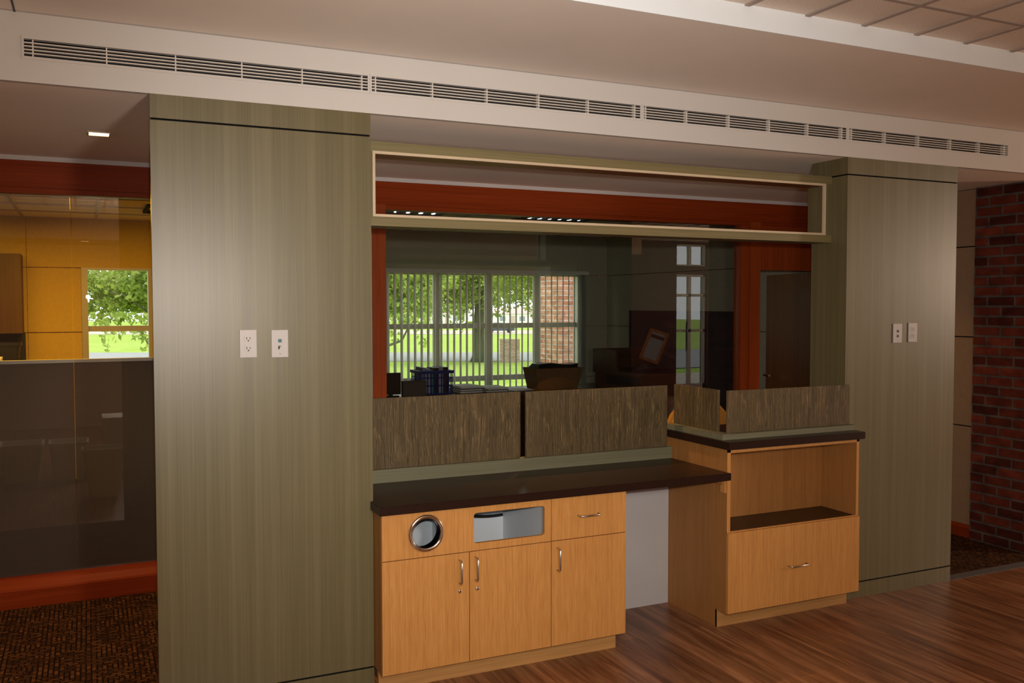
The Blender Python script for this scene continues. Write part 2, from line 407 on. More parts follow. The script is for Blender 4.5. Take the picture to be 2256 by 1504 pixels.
# ------------------------------------------------------------------ main dimensions
HB = 2.44                      # lower ceiling
XL0, XL1, XR0, XR1 = -0.311, 0.550, 3.222, 4.077
YG, YW = 1.837, 5.70           # glass wall, outer wall
LX0, LX1, LY0 = -5.5, 11.0, -6.0

# ------------------------------------------------------------------ floor, ceilings, walls
setting(MB().prism([(LX0, LY0), (LX1, LY0), (LX1, .02), (XR0, .02), (XR0, .42), (XL1, .42), (XL1, .02), (LX0, .02)], 'Z', -.1, 0), 'floor', 'floor')
setting(MB().prism([(LX0, .02), (XL1, .02), (XL1, .42), (XR0, .42), (XR0, .02), (5.6, .02), (5.6, 5.9), (LX0, 5.9)], 'Z', -.1, 0), 'floor_carpet', 'carpet')
setting(box(5.6, LX1, .02, .41, -.1, 0), 'floor_lobby_edge', 'floor')
setting(box(5.6, LX1, .32, .41, HB, 2.5), 'ceiling_lobby_edge', 'ceil')
setting(box(XR1, 5.02, .0, .07, 0, .004), 'trim_1', 'threshold')
setting(box(LX0, LX1, LY0, -.943, 2.775, 2.85), 'ceiling', 'tile')
g = MB()
x = 1.813 - .3*26
while x < LX1:
    g.box(x-.012, x+.012, LY0, -.943, 2.768, 2.776); x += .2975
y = -1.22
while y > LY0:
    g.box(LX0, LX1, y-.010, y+.010, 2.7685, 2.776); y -= .2975
setting(g, 'ceiling_grid', 'tgrid')
setting(box(LX0, LX1, -.938, -.02, 2.6856, 2.86), 'ceiling_drywall', 'ceil')
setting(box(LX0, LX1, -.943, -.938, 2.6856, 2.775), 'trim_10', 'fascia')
setting(box(-.757, -.751, -.943, -.001, 2.6835, 2.6862), 'trim_2', 'slot')
# soffit beam with a slot for the air grilles
ZS0, ZS1, XS0, XS1 = 2.530, 2.596, -.735, 4.51
m = MB()
m.box(LX0, LX1, -.02, .0, 2.6856, 2.69)
m.box(LX0, LX1, 0, .03, HB, ZS0); m.box(LX0, LX1, 0, .03, ZS1, 2.69)
m.box(LX0, XS0, 0, .03, ZS0, ZS1); m.box(XS1, LX1, 0, .03, ZS0, ZS1)
m.box(LX0, LX1, .03, .32, 2.46, ZS0-.004)
setting(m, 'ceiling_beam', 'paint')
setting(MB().box(XS0, XS1, .16, .18, ZS0-.004, ZS1+.03).box(XS0, XS1, .03, .18, ZS1+.02, ZS1+.03).box(XS0, XS1, .03, .18, ZS0-.004, ZS0).box(XS0-.02, XS0, .03, .18, ZS0-.004, ZS1+.03).box(XS1, XS1+.02, .03, .18, ZS0-.004, ZS1+.03), 'ceiling_duct', 'duct')
setting(MB().box(LX0, LX1, .03, .32, HB, 2.46).box(LX0, 5.6, .32, YG+.05, HB, 2.5), 'ceiling_corridor', 'ceil_low')
setting(box(LX0, 5.6, YG+.05, 5.9, 2.445, 2.52), 'ceiling_office', 'tile')
g = MB()
for k in range(-6, 14): g.box(-.445+k*.61-.012, -.445+k*.61+.012, YG+.06, YW, 2.437, 2.446)
for k in range(0, 7): g.box(LX0, 5.1, YW-.03-k*.61-.012, YW-.03-k*.61+.012, 2.4375, 2.446)
setting(g, 'ceiling_grid_office', 'tgrid')
setting(box(LX0-.15, LX0, LY0, 5.9, -.1, 2.9), 'wall_left', 'paint')
# brick pier and the beige panel wall behind it
b = setting(box(5.0195, 5.60, .19, .612, 0, HB), 'wall_brick', 'brick')
m = MB(); zc = [0.0, .784, 1.411, 2.041, HB]
for z0, z1 in zip(zc, zc[1:]): m.box(5.05, 5.12, .612, YG+.02, z0+(.004 if z0 else 0), z1-.004)
setting(m, 'wall_corridor_end', 'beige_wall')
setting(box(5.058, 5.125, .612, YG+.02, 0, HB), 'wall_corridor_backing', 'black_joint')
setting(MB().prism([(5.03, 0), (5.05, 0), (5.05, .09), (5.04, .088), (5.03, .07)], 'Y', .613, YG-.01), 'baseboard_right', 'cherry_h')
setting(box(5.60, LX1, .40, .60, 0, 2.9), 'wall_right_front', 'paint')
setting(box(LX1, LX1+.15, LY0, .6, -.1, 2.9), 'wall_right', 'paint')
# lobby wall behind the camera, with the glazed entrance that mirrors in the office glass
EX0, EX1 = 9.03, 9.70
m = MB(); wall_grid(m, LX0, LX1, -.1, 2.9, [(EX0, EX1, 0, 2.18), (EX0, EX1, 2.33, 2.72), (.12, 1.45, .55, 2.35)], lambda q, a, c, d, e: q.box(a, c, LY0-.2, LY0, d, e))
setting(m, 'wall_front', 'brick_lobby')
q = MB(); wall_grid(q, LX0, 7.7, 0, 2.775, [(.12, 1.45, .55, 2.35)], lambda q, a, c, d, e: q.box(a, c, LY0, LY0+.02, d, e)); setting(q, 'wall_front_lining', 'beige_wall')
q = MB().box(.12, 1.45, LY0-.12, LY0-.04, .55, .60).box(.12, 1.45, LY0-.12, LY0-.04, 2.30, 2.35)
for k in range(3): q.box(.12+k*.635, .18+k*.635, LY0-.12, LY0-.04, .60, 2.30)
q.box(.12, 1.45, LY0-.115, LY0-.045, 1.38, 1.43); d = setting(q, 'window_8', 'alum')
spart(box(.13, 1.44, LY0-.085, LY0-.077, .56, 2.34), 'glass_pane', 'glass_out', d)
setting(box(LX0, 7.5, LY0+.02, LY0+1.2, HB, 2.775), 'ceiling_soffit_front', 'beige_wall')
d = setting(MB().box(EX0, EX0+.04, LY0-.12, LY0-.06, 0, 2.18).box(EX1-.04, EX1, LY0-.12, LY0-.06, 0, 2.18).box(EX0, EX1, LY0-.12, LY0-.06, 2.14, 2.18).box(EX0, EX1, LY0-.12, LY0-.06, 0, .2).box(EX0+.30, EX0+.36, LY0-.12, LY0-.06, .2, 2.14).box(EX0, EX1, LY0-.12, LY0-.06, 1.78, 1.83).box(EX0, EX1, LY0-.12, LY0-.06, 1.14, 1.19), 'door_2', 'alum')
spart(box(EX0+.04, EX1-.04, LY0-.095, LY0-.087, .2, 2.14), 'glass_pane', 'glass_out', d)
spart(MB().tube([(EX0+.26, LY0-.055, .80), (EX0+.22, LY0-.0, .80), (EX0+.22, LY0-.0, 1.32), (EX0+.26, LY0-.055, 1.32)], .013), 'door_handle', 'black', d)
d = setting(MB().box(EX0, EX1, LY0-.12, LY0-.06, 2.33, 2.36).box(EX0, EX1, LY0-.12, LY0-.06, 2.69, 2.72).box(EX0, EX0+.03, LY0-.12, LY0-.06, 2.36, 2.69).box(EX1-.03, EX1, LY0-.12, LY0-.06, 2.36, 2.69).box(EX0+.30, EX0+.36, LY0-.12, LY0-.06, 2.36, 2.69), 'window_9', 'alum')
spart(box(EX0+.03, EX1-.03, LY0-.095, LY0-.087, 2.36, 2.69), 'glass_pane', 'glass_out', d)

# ------------------------------------------------------------------ glass wall in cherry frames
setting(box(LX0, 5.05, YG-.012, YG+.05, 2.416, HB), 'trim_3', 'trimwhite')
h = setting(MB().box(LX0, 5.05, YG-.004, YG+.10, 2.272, 2.416).box(LX0, 5.05, YG+.012, YG+.10, 2.243, 2.272), 'trim_4', 'cherry_h')
base = [(YG-.045, 0), (YG+.08, 0), (YG+.08, .150), (YG, .150), (YG-.008, .135), (YG-.040, .105), (YG-.045, .095)]
setting(MB().prism(base, 'X', LX0, 4.19), 'baseboard_glazing', 'cherry_h')
def post(x0, x1, name, stop=None):
    q = MB().box(x0, x1, YG-.002, YG+.10, .15, 2.272)
    if stop: q.box(stop[0], stop[1], YG+.015, YG+.10, .15, 2.243)
    return setting(q, name, 'cherry')
post(1.092, 1.181, 'trim_5'); post(4.085, 4.187, 'trim_6', (4.015, 4.085)); post(4.93, 5.05, 'trim_7'); post(.30, .39, 'trim_8')
setting(box(4.187, 4.93, YG+.012, YG+.06, 1.905, 2.243), 'trim_9', 'cherry')
setting(box(.39, 1.092, YG+.01, YG+.09, .15, 2.243), 'wall_glazing_infill', 'paint')
def glazing(name, panes):
    root = struct(bpy.data.objects.new(name, None)); COL.objects.link(root); BASE[root] = Vector((0, 0, 0))
    for x0, x1 in panes: spart(box(x0, x1, YG+.045, YG+.055, .15, 2.243), 'glass_pane', 'glass', root)
    return root
glazing('window_1', [(LX0, -2.4), (-2.396, -.615), (-.609, .30)])
glazing('window_2', [(1.181, 2.592), (2.598, 4.015)])
# open door leaf standing against the office side wall
hx, hy = 4.905, YG+.10; ang = math.atan2(.92, .235); dx, dy = math.cos(ang), math.sin(ang)
leaf = setting(MB().obox((hx+dx*.47, hy+dy*.47, .955), (dx, dy, 0), (-dy, dx, 0), (0, 0, 1), .455, .022, .95, .002), 'door_1', 'door_wood')
spart(MB().tube([(hx+dx*.86-.03, hy+dy*.86, 1.0), (hx+dx*.86-.09, hy+dy*.86-.01, 1.0), (hx+dx*.76-.09, hy+dy*.76-.01, 1.0)], .010), 'door_handle', 'nickel', leaf)

# ------------------------------------------------------------------ offices: outer wall with windows, partitions
XD = 5.139
W1 = (-.585, .05)                      # left office window outer frame
W2 = (2.32, 4.79)                      # right office window outer frame
ZW0, ZW1 = .62, 1.99
m = MB(); wall_grid(m, LX0, XD+.2, 0, 2.52, [(W1[0], W1[1], ZW0, ZW1), (W2[0], W2[1], ZW0, ZW1)], lambda q, a, c, d, e: q.box(a, c, YW+.02, YW+.22, d, e))
setting(m, 'wall_back', 'brick_out')
def panel_wall(name, mat, put, spans, zs):
    q = MB()
    for (a, c) in spans:
        for z0, z1 in zip(zs, zs[1:]): put(q, a+.002, c-.002, z0+.003, z1-.003)
    return setting(q, name, mat)
pw = lambda q, a, c, d, e: q.box(a, c, YW, YW+.02, d, e)
ZP = [0, .78, 1.385, 1.985, 2.445]
q = MB()
for a, c in ((LX0, -2.3), (-2.3, -1.035), (-1.035, W1[0]), (W1[1], .88)):
    for z0, z1 in zip(ZP[:-1], ZP[1:-1]):
        q.box(a+.002, c-.002, YW+.004, YW+.016, z0+.004, z1-.004)
q.box(LX0, -1.037, YW+.004, YW+.016, ZP[3]+.004, 2.445).box(-1.033, .88, YW+.004, YW+.016, ZP[3]+.004, 2.445).box(W1[0], W1[1], YW+.004, YW+.016, 0, ZW0)
setting(q, 'wall_back_office_tan', 'office_wall_warm')
q = MB()
for a, c in ((.98, W2[0]), (W2[1], XD)):
    for z0, z1 in zip(ZP, ZP[1:]): q.box(a+.002, c-.002, YW+.004, YW+.016, z0+.004, z1-.004)
q.box(W2[0], W2[1], YW+.004, YW+.016, ZP[3]+.004, 2.445).box(W2[0], W2[1], YW+.004, YW+.016, 0, ZW0)
setting(q, 'wall_back_office_grey', 'office_wall')
q = MB()
for a, c in ((YG+.10, 3.3), (3.3, 4.6), (4.6, YW)):
    for z0, z1 in zip(ZP, ZP[1:]): q.box(XD, XD+.012, a+.002, c-.002, z0+.003, z1-.003)
setting(q, 'wall_office_side', 'office_wall')
setting(box(XD+.012, XD+.2, YG+.05, YW+.22, 0, 2.52), 'wall_office_side_backing', 'black_joint')
setting(MB().box(.88, .93, YG+.10, YW+.02, 0, 2.445), 'wall_partition_tan', 'office_wall_warm')
setting(MB().box(.931, .98, YG+.10, YW+.02, 0, 2.445), 'wall_partition_grey', 'office_wall')
def window(name, x0, x1, mulls, rails, z0=ZW0, z1=ZW1, jamb=.045):
    f = MB()
    f.box(x0, x0+jamb, YW-.012, YW+.10, z0, z1).box(x1-jamb, x1, YW-.012, YW+.10, z0, z1)
    f.box(x0+jamb, x1-jamb, YW-.012, YW+.10, z1-.022, z1).box(x0+jamb, x1-jamb, YW-.012, YW+.10, z0, z0+.04)
    for a, c in mulls: f.box(a, c, YW+.025, YW+.075, z0+.04, z1-.022)
    xs = [x0+jamb] + [v for mm in mulls for v in mm] + [x1-jamb]
    for a, c in zip(xs[::2], xs[1::2]):
        for r0, r1 in rails: f.box(a, c, YW+.028, YW+.072, r0, r1)
    fr = setting(f, name, 'alum')
    zs = [z0+.04] + [v for r in rails for v in r] + [z1-.022]
    for a, c in zip(xs[::2], xs[1::2]):
        for e, g_ in zip(zs[::2], zs[1::2]): spart(box(a, c, YW+.05, YW+.058, e, g_), 'glass_pane', 'glass_out', fr)
    return fr
window('window_3', W1[0], W1[1], [], [(1.388, 1.440)], jamb=.054)
window('window_4', W2[0], W2[1], [(2.93, 3.0), (3.555, 3.63), (4.17, 4.245)], [(1.372, 1.428), (.775, .835)], jamb=.065)

# ------------------------------------------------------------------ pillars
def pillar(x0, x1, label, d1=.267):
    t = thing('pillar', label, 'pillar', (x0, 0, 0))
    part(box(x0+.004, x1-.004, .004, d1-.004, 0, HB), 'core', 'black_joint', t)
    part(box(x0, x1, 0, d1, 2.350, HB), 'top_panel', 'olive', t)
    part(box(x0, x1, 0, d1, .092, 2.342), 'main_panel', 'olive', t)
    part(box(x0, x1, 0, d1, 0, .084), 'base_panel', 'olive', t)
    return t
pillar(XL0, XL1, 'wide olive woodgrain pillar beside the grey glass partition, with the teal-jack wall plate', .03)
pillar(XR0, XR1, 'olive woodgrain pillar beside the red brick wall')

# ------------------------------------------------------------------ wall plates
def wall_plate(name, label, x0, x1, z0, z1):
    t = thing(name, label, 'outlet' if name == 'power_outlet' else 'wall plate', ((x0+x1)/2, 0, z0))
    q = MB(); q.box(x0, x1, -.006, 0, z0, z1, .002)
    part(q, 'cover_plate', 'plate', t)
    return t
def power_outlet(label, x0, x1, z0, z1, lit=True):
    t = wall_plate('power_outlet', label, x0, x1, z0, z1); cx = (x0+x1)/2; cz = (z0+z1)/2
    for s in (1, -1):
        z = cz + s*.0195
        pts = [(cx+.0165*math.cos(a)*1.0, z+max(-.0125, min(.0125, .0165*math.sin(a)))) for a in [2*math.pi*k/28 for k in range(28)]]
        r = part(MB().prism(pts, 'Y', -.0085, -.006), 'receptacle', 'plate', t)
        for dx_, w, hh in ((-.0064, .0015, .0046), (.0064, .0014, .0038)):
            part(box(cx+dx_-w, cx+dx_+w, -.0088, -.0086, z+.0025-hh, z+.0025+hh), 'slot', 'slot', r)
        part(MB().lathe((cx, 0, z-.0075), [(.0001, -.0088), (.0031, -.0088), (.0031, -.0085)], 12, 'Y'), 'ground_hole', 'slot', r)
    part(MB().lathe((cx, 0, cz), [(.0001, -.0072), (.003, -.007), (.003, -.006)], 12, 'Y'), 'screw', 'plate', t)
    return t
def data_outlet(label, x0, x1, z0, z1, m1, m2):
    t = wall_plate('data_outlet', label, x0, x1, z0, z1); cx = (x0+x1)/2; cz = (z0+z1)/2
    for z, mm in ((cz+.0117, m1), (cz-.0160, m2)):
        jk = part(box(cx-.0070, cx+.0070, -.0075, -.006, z-.0070, z+.0070), 'jack', mm, t)
    if m1 == 'teal': part(MB().prism([(cx+.0070, cz-.0230), (cx+.0070, cz-.0105), (cx+.0010, cz-.0105), (cx-.0020, cz-.0230)], 'Y', -.0079, -.0075), 'jack_cover', 'plate', jk)
    part(box(cx-.0055, cx+.0055, -.0065, -.006, cz+.0255, cz+.0285), 'label_strip', 'steel_green', t)
    for sg in (1, -1): part(MB().lathe((cx, 0, cz+sg*.041), [(.0001, -.0068), (.0020, -.0068), (.0020, -.006)], 10, 'Y'), 'screw', 'steel_green' if sg > 0 else 'jack_dark', t)
    return t
power_outlet('white duplex power outlet on the wide olive pillar, beside the teal jack plate', .0075, .0740, 1.4290, 1.5405)
data_outlet('white data plate with one teal and one half-black jack, on the wide olive pillar', .1315, .1985, 1.4270, 1.5385, 'teal', 'slot')
data_outlet('white data plate with two dark jacks, on the olive pillar near the brick wall', 3.5755, 3.6435, 1.4220, 1.5300, 'slot', 'jack_dark')
power_outlet('white power outlet on the olive pillar near the brick wall', 3.6950, 3.7630, 1.4240, 1.5330)

# ------------------------------------------------------------------ air grilles in the beam
def grille(x0, x1, bars, label):
    t = thing('air_grille', label, 'air vent', ((x0+x1)/2, 0, ZS0), 'slotted air grilles along the soffit beam')
    part(MB().box(x0, x1, -.003, .004, ZS1-.002, ZS1+.008).box(x0, x1, -.003, .004, ZS0-.008, ZS0+.002).box(x0-.000, x0+.008, -.0031, .004, ZS0-.006, ZS1+.006).box(x1-.008, x1, -.0031, .004, ZS0-.006, ZS1+.006), 'frame', 'paint', t)
    n = 5; st = (ZS1-ZS0-.004)/n
    for k in range(1, n):
        z = ZS0+.002+st*k
        part(MB().box(x0+.008, x1-.008, .001, .016, z-.0019, z+.0019), 'slat', 'grille_bar', t)
    for xb in bars: part(box(xb-.0022, xb+.0022, .004, .030, ZS0+.002, ZS1-.002), 'cross_bar', 'grille_bar', t)
    return t
grille(-.735, .5475, [-.699, -.456, -.215, .031, .268, .516], 'slotted white air grille at the end of the beam over the grey glass partition')
grille(.5485, 1.894, [.575, .829, 1.085, 1.342, 1.601, 1.858], 'slotted white air grille in the beam over the low counter, second from the grey partition')
grille(1.895, 3.215, [1.92, 2.16, 2.42, 2.68, 2.94, 3.18], 'slotted white air grille in the beam over the raised counter, second from the brick wall')
grille(3.216, 4.510, [3.25, 3.50, 3.76, 4.02, 4.26, 4.48], 'slotted white air grille in the beam over the pillar by the brick wall')

# ------------------------------------------------------------------ transom frame between the pillars
t = thing('transom_frame', 'long open olive frame with cream inner edge spanning high between the two pillars', 'frame', (1.886, .116, 1.983))
Y0, Y1 = .116, .255
part(box(XL1, XR0, Y0, Y1, 2.305, 2.347), 'top_rail', 'olive_h', t)
part(box(XL1, XR0, Y0, Y1, 1.983, 2.024), 'bottom_rail', 'olive_h', t)
part(box(XL1, .592, Y0, Y1, 2.024, 2.305), 'stile', 'olive', t)
part(box(3.180, XR0, Y0, Y1, 2.024, 2.305), 'stile', 'olive', t)
part(MB().box(.592, 3.180, Y0-.001, Y0+.012, 2.294, 2.306).box(.592, 3.180, Y0-.001, Y0+.012, 2.023, 2.034).box(.592, .604, Y0-.001, Y0+.012, 2.034, 2.294).box(3.164, 3.180, Y0-.001, Y0+.012, 2.034, 2.294), 'edge_band', 'cream', t, label='thin cream inner edge')
part(box(.592, 3.180, Y0+.012, Y1, 2.296, 2.305), 'bounce_strip', 'bounce_brown', t)  # strip coloured with the bounced light under the top rail

# ------------------------------------------------------------------ low counter, cabinet under it
ZC0, ZC1 = .768, .805
YB = .387
setting(MB().box(XL1, 2.333, YB, YB+.02, 0, .80), 'wall_knee', 'white_panel')
m = MB().prism([(.537, -.142), (2.338, -.142), (2.331, -.1), (2.331, YB+.03), (XL1+.001, YB+.03), (XL1+.001, -.001), (.537, -.001)], 'Z', ZC0, ZC1)
bmesh.ops.bevel(m.bm, geom=[e for e in m.bm.edges], offset=.0025, segments=2, affect='EDGES')
tag(m.make('countertop', MT['counter'], None, (1.4, .12, ZC0)), 'dark brown low countertop above the cabinet with the round hole', 'countertop')

CXA, CXB, CXM1, CXM2 = .552, 1.741, .9445, 1.345
ZK, YD = .086, -.1166
t = thing('base_cabinet', 'maple base cabinet with round and rectangular openings under the low countertop', 'cabinet', (1.146, -.0, 0))
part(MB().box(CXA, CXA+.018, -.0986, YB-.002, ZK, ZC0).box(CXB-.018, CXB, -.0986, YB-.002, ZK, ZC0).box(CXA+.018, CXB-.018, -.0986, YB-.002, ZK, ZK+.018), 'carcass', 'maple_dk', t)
part(MB().box(CXA+.018, CXB-.018, YB-.02, YB-.002, ZK+.018, ZC0).box(CXA+.018, CXA+.021, -.095, YB-.02, ZK+.018, ZC0).box(.950, .964, -.095, YB-.02, ZK+.018, ZC0).box(1.325, 1.34, -.095, YB-.02, ZK+.018, ZC0), 'lining', 'lining', t, label='white inner lining')
part(box(CXA, CXB-.018, -.057, -.039, 0, ZK), 'toe_kick', 'maple_h', t)
zj = .569; gp = .0018
fp = part(plate_with_holes([(CXA, zj+gp), (CXM2-gp, zj+gp), (CXM2-gp, ZC0-.002), (CXA, ZC0-.002)], [circ(.7455, .672, .072), rrect(.966, 1.311, .602, .735, .014)], YD, -.0986), 'front_panel', 'maple', t)
q = MB(); prof = [(.071+.009*math.cos(a), YD-.004-.008*math.sin(a)) for a in [math.pi*k/8 for k in range(9)]]
q.lathe((.7455, 0, .672), [(.0805, YD+.002)] + prof + [(.062, YD+.002), (.062, YD+.02)], 48, 'Y')
ring = part(q, 'ring', 'chrome', fp, True, label='chrome ring round the hole')
part(MB().lathe((.7455, 0, .672), [(.0705, YD+.018), (.0705, YD+.055), (.068, YD+.055), (.068, YD+.018)], 40, 'Y'), 'sleeve', 'black', fp, True)
q = MB(); pts, rr = [], []
for k in range(64):
    u = k/63; pts.append((1.10+.212*u, .345, .613-.020*math.sin(u*1.9)+.004*u)); rr.append(.0085 if k % 2 else .0068)
q.tube(pts, rr, 8); part(q, 'cable', 'black', t, True, label='black ribbed cable')
def bar_handle(parent, p0, p1, out=.030, r=.0042, y=YD):
    p0, p1 = Vector(p0), Vector(p1); o = Vector((0, -out, 0)); d = (p1-p0).normalized(); c = .008
    part(MB().tube([p0+Vector((0, .0005, 0)), p0+o*.75, p0+o+d*c, p1+o-d*c, p1+o*.75, p1+Vector((0, .0005, 0))], r, 8), 'handle', 'nickel', parent, True)
def lock(parent, x, z, y=YD):
    part(MB().lathe((x, 0, z), [(.0001, y-.0045), (.007, y-.0045), (.009, y-.002), (.009, y)], 20, 'Y'), 'lock', 'chrome', parent, True)
d1 = part(box(CXA, CXM1-gp, YD, -.0986, ZK+.001, zj-gp, .0008), 'door', 'maple', t); bar_handle(d1, (.898, YD, .437), (.898, YD, .538)); lock(d1, .899, .402)
d2 = part(box(CXM1+gp, CXM2-gp, YD, -.0986, ZK+.001, zj-gp, .0008), 'door', 'maple', t); bar_handle(d2, (.973, YD, .441), (.973, YD, .542)); lock(d2, .981, .403)
d3 = part(box(CXM2+gp, CXB, YD, -.0986, ZK+.001, zj-gp, .0008), 'door', 'maple', t); bar_handle(d3, (1.376, YD, .434), (1.376, YD, .536))
d4 = part(box(CXM2+gp, CXB, YD, -.0986, zj+gp, ZC0-.002, .0008), 'drawer', 'maple', t); bar_handle(d4, (1.483, YD, .674), (1.589, YD, .674))

# rail and reed panels on the low counter
tag(MB().box(XL1+.002, 2.330, .352, .405, ZC1, .868, .0015).make('panel_rail', MT['rail_green'], None, (1.4, .37, ZC1)), 'grey-green rail on the low countertop holding two reed panels', 'rail')
def reed(x0, x1, y0, y1, z0, z1, label):
    return tag(MB().box(x0, x1, y0, y1, z0, z1, .0012).make('screen_panel', MT['reed'], None, ((x0+x1)/2, (y0+y1)/2, z0)), label, 'panel', 'pressed reed screen panels on the counters')
reed(XL1+.012, 1.4255, .374, .386, .868, 1.2015, 'brown pressed-reed panel on the low counter, next to the wide pillar')
reed(1.4555, 2.313, .374, .386, .868, 1.1995, 'brown pressed-reed panel on the low counter, next to the raised counter')

# ------------------------------------------------------------------ raised counter and open cabinet
HC0, HC1 = .919, .957
m = MB().prism([(2.319, -.142), (3.233, -.142), (3.233, -.001), (XR0-.001, -.001), (XR0-.001, .43), (2.319, .43)], 'Z', HC0, HC1)
bmesh.ops.bevel(m.bm, geom=[e for e in m.bm.edges], offset=.0025, segments=2, affect='EDGES')
tag(m.make('countertop', MT['counter'], None, (2.78, .1, HC0)), 'dark brown raised countertop over the open shelf cabinet', 'countertop')
t = thing('shelf_cabinet', 'maple cabinet with open shelf and wide drawer under the raised countertop', 'cabinet', (2.77, 0, 0))
RX0, RX1, RYF, RYD = 2.334, 3.216, -.1126, -.1326
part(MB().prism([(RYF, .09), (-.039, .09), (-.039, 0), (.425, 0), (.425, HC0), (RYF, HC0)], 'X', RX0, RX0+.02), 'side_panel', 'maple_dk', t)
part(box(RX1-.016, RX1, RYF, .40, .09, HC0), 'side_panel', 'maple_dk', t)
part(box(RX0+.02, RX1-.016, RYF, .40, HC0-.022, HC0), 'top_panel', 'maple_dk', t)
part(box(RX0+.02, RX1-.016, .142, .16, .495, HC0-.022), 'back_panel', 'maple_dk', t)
part(MB().box(RX0, RX0+.021, RYF-.001, RYF+.001, .49, HC0).box(RX1-.017, RX1, RYF-.001, RYF+.001, .49, HC0).box(RX0, RX1, RYF-.001, RYF+.001, HC0-.017, HC0), 'edge_band', 'maple', t)
part(box(RX0+.02, RX1-.016, RYF+.004, .142, .480, .502), 'shelf', 'counter', t, label='dark brown shelf board')
part(box(RX0, RX1, RYF-.003, RYF+.004, .478, .5045), 'shelf_edge', 'maple', t)
part(box(RX0, RX1-.004, -.043, -.028, 0, .09), 'toe_kick', 'maple_h', t)
dr = part(box(RX0-.004, RX1-.008, RYD, RYF-.003, .094, .500, .0008), 'drawer', 'maple', t); bar_handle(dr, (2.716, RYD, .291), (2.834, RYD, .291), .028, .004)
part(box(RX0-.012, RX0+.001, -.108, -.075, .70, ZC0-.001), 'support_cleat', 'maple', t)
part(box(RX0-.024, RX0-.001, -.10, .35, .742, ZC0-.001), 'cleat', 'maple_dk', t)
m = MB().prism([(2.340, -.066), (3.235, -.066), (3.235, -.005), (2.412, -.005), (2.412, .425), (2.340, .425)], 'Z', HC1, .985)
tag(m.make('panel_rail', MT['rail_green'], None, (2.78, -.03, HC1)), 'grey-green L-shaped rail on the raised countertop', 'rail')
reed(2.398, 3.226, -.031, -.019, .985, 1.2015, 'brown pressed-reed panel on the raised counter, against the pillar by the brick wall')
reed(2.384, 2.396, .028, .415, .985, 1.2015, 'short brown pressed-reed panel standing sideways on the raised counter')

# ------------------------------------------------------------------ chair behind the raised counter
def chair(cx, cy):
    t = thing('chair', 'amber upholstered chair behind the raised counter, its rounded back showing', 'chair', (cx, cy, 0))
    q = MB()
    w, zb, zt = .235, .52, 1.045; pts = []
    for k in range(13):
        a = math.pi*k/12; pts.append((cx+w*math.cos(a)*(1), zt-.17+.17*math.sin(a)))
    poly = [(cx+w*.85, zb)] + pts + [(cx-w*.85, zb)]
    q.prism(poly, 'Y', cy, cy+.07)
    bmesh.ops.bevel(q.bm, geom=[e for e in q.bm.edges if abs(e.verts[0].co.y-e.verts[1].co.y) < 1e-5], offset=.022, segments=3, affect='EDGES')
    part(q, 'backrest', 'amber', t, True)
    part(box(cx-.24, cx+.24, cy+.02, cy+.50, .43, .50, .025), 'seat', 'amber', t)
    for sx in (-1, 1):
        for dy_, ht in ((.05, .44), (.45, .44)):
            part(MB().tube([(cx+sx*.2, cy+dy_, ht), (cx+sx*.22, cy+dy_+(.02 if dy_ > .2 else -.02), 0)], [.018, .013], 8), 'leg', 'cherry', t)
    for sx in (-.12, .12): part(MB().tube([(cx+sx, cy+.04, .45), (cx+sx, cy+.035, .56)], .014, 8), 'back_support', 'black', t)
chair(2.935, .90)

# ------------------------------------------------------------------ downlights
def downlight(cx, cy, label, zc=HB, power=3.0, s=.043):
    t = thing('downlight', label, 'ceiling light', (cx, cy, zc))
    part(MB().box(cx-s-.006, cx+s+.006, cy-s-.006, cy-s, zc-.004, zc+.001).box(cx-s-.006, cx+s+.006, cy+s, cy+s+.006, zc-.004, zc+.001).box(cx-s-.006, cx-s, cy-s, cy+s, zc-.004, zc+.001).box(cx+s, cx+s+.006, cy-s, cy+s, zc-.004, zc+.001), 'trim_ring', 'paint', t)
    part(box(cx-s, cx+s, cy-s, cy+s, zc-.002, zc+.001), 'lens', 'lamp_warm', t)
    L = light('downlight_beam', 'SPOT', (cx, cy, zc-.012), power, (1, .55, .22), spot_size=math.radians(95), spot_blend=.7, shadow_soft_size=.04)
    L.parent = t; L.location = (0, 0, -.012)
downlight(-.474, .975, 'small square warm downlight in the corridor ceiling beside the wide pillar', HB, 80)
downlight(1.93, .95, 'square warm downlight in the corridor ceiling above the low counter', HB, 75)
downlight(4.33, .95, 'square warm downlight in the corridor ceiling behind the pillar by the brick wall', HB, 14)
downlight(.2, LY0+.5, 'square warm downlight in the lobby soffit, farther from the soffit edge', HB, 4)
downlight(-.55, LY0+.85, 'square warm downlight in the lobby soffit, mirrored in the tan office glass', HB, 4)

# ------------------------------------------------------------------ grey panels behind the left glass
def desk_screen(x0, x1, label):
    t = thing('desk_screen', label, 'partition', ((x0+x1)/2, YG+.075, .0), 'grey desk screens behind the glass')
    part(box(x0+.001, x1-.001, YG+.062, YG+.10, .02, 1.318), 'fabric_panel', 'grey_panel', t)
    part(box(x0+.001, x1-.001, YG+.058, YG+.104, 1.318, 1.336), 'top_cap', 'alum', t)
desk_screen(-.612, .30, 'grey fabric desk screen behind the glass, next to the wide pillar')
desk_screen(-1.55, -.612, 'grey fabric desk screen behind the glass, farther from the wide pillar')

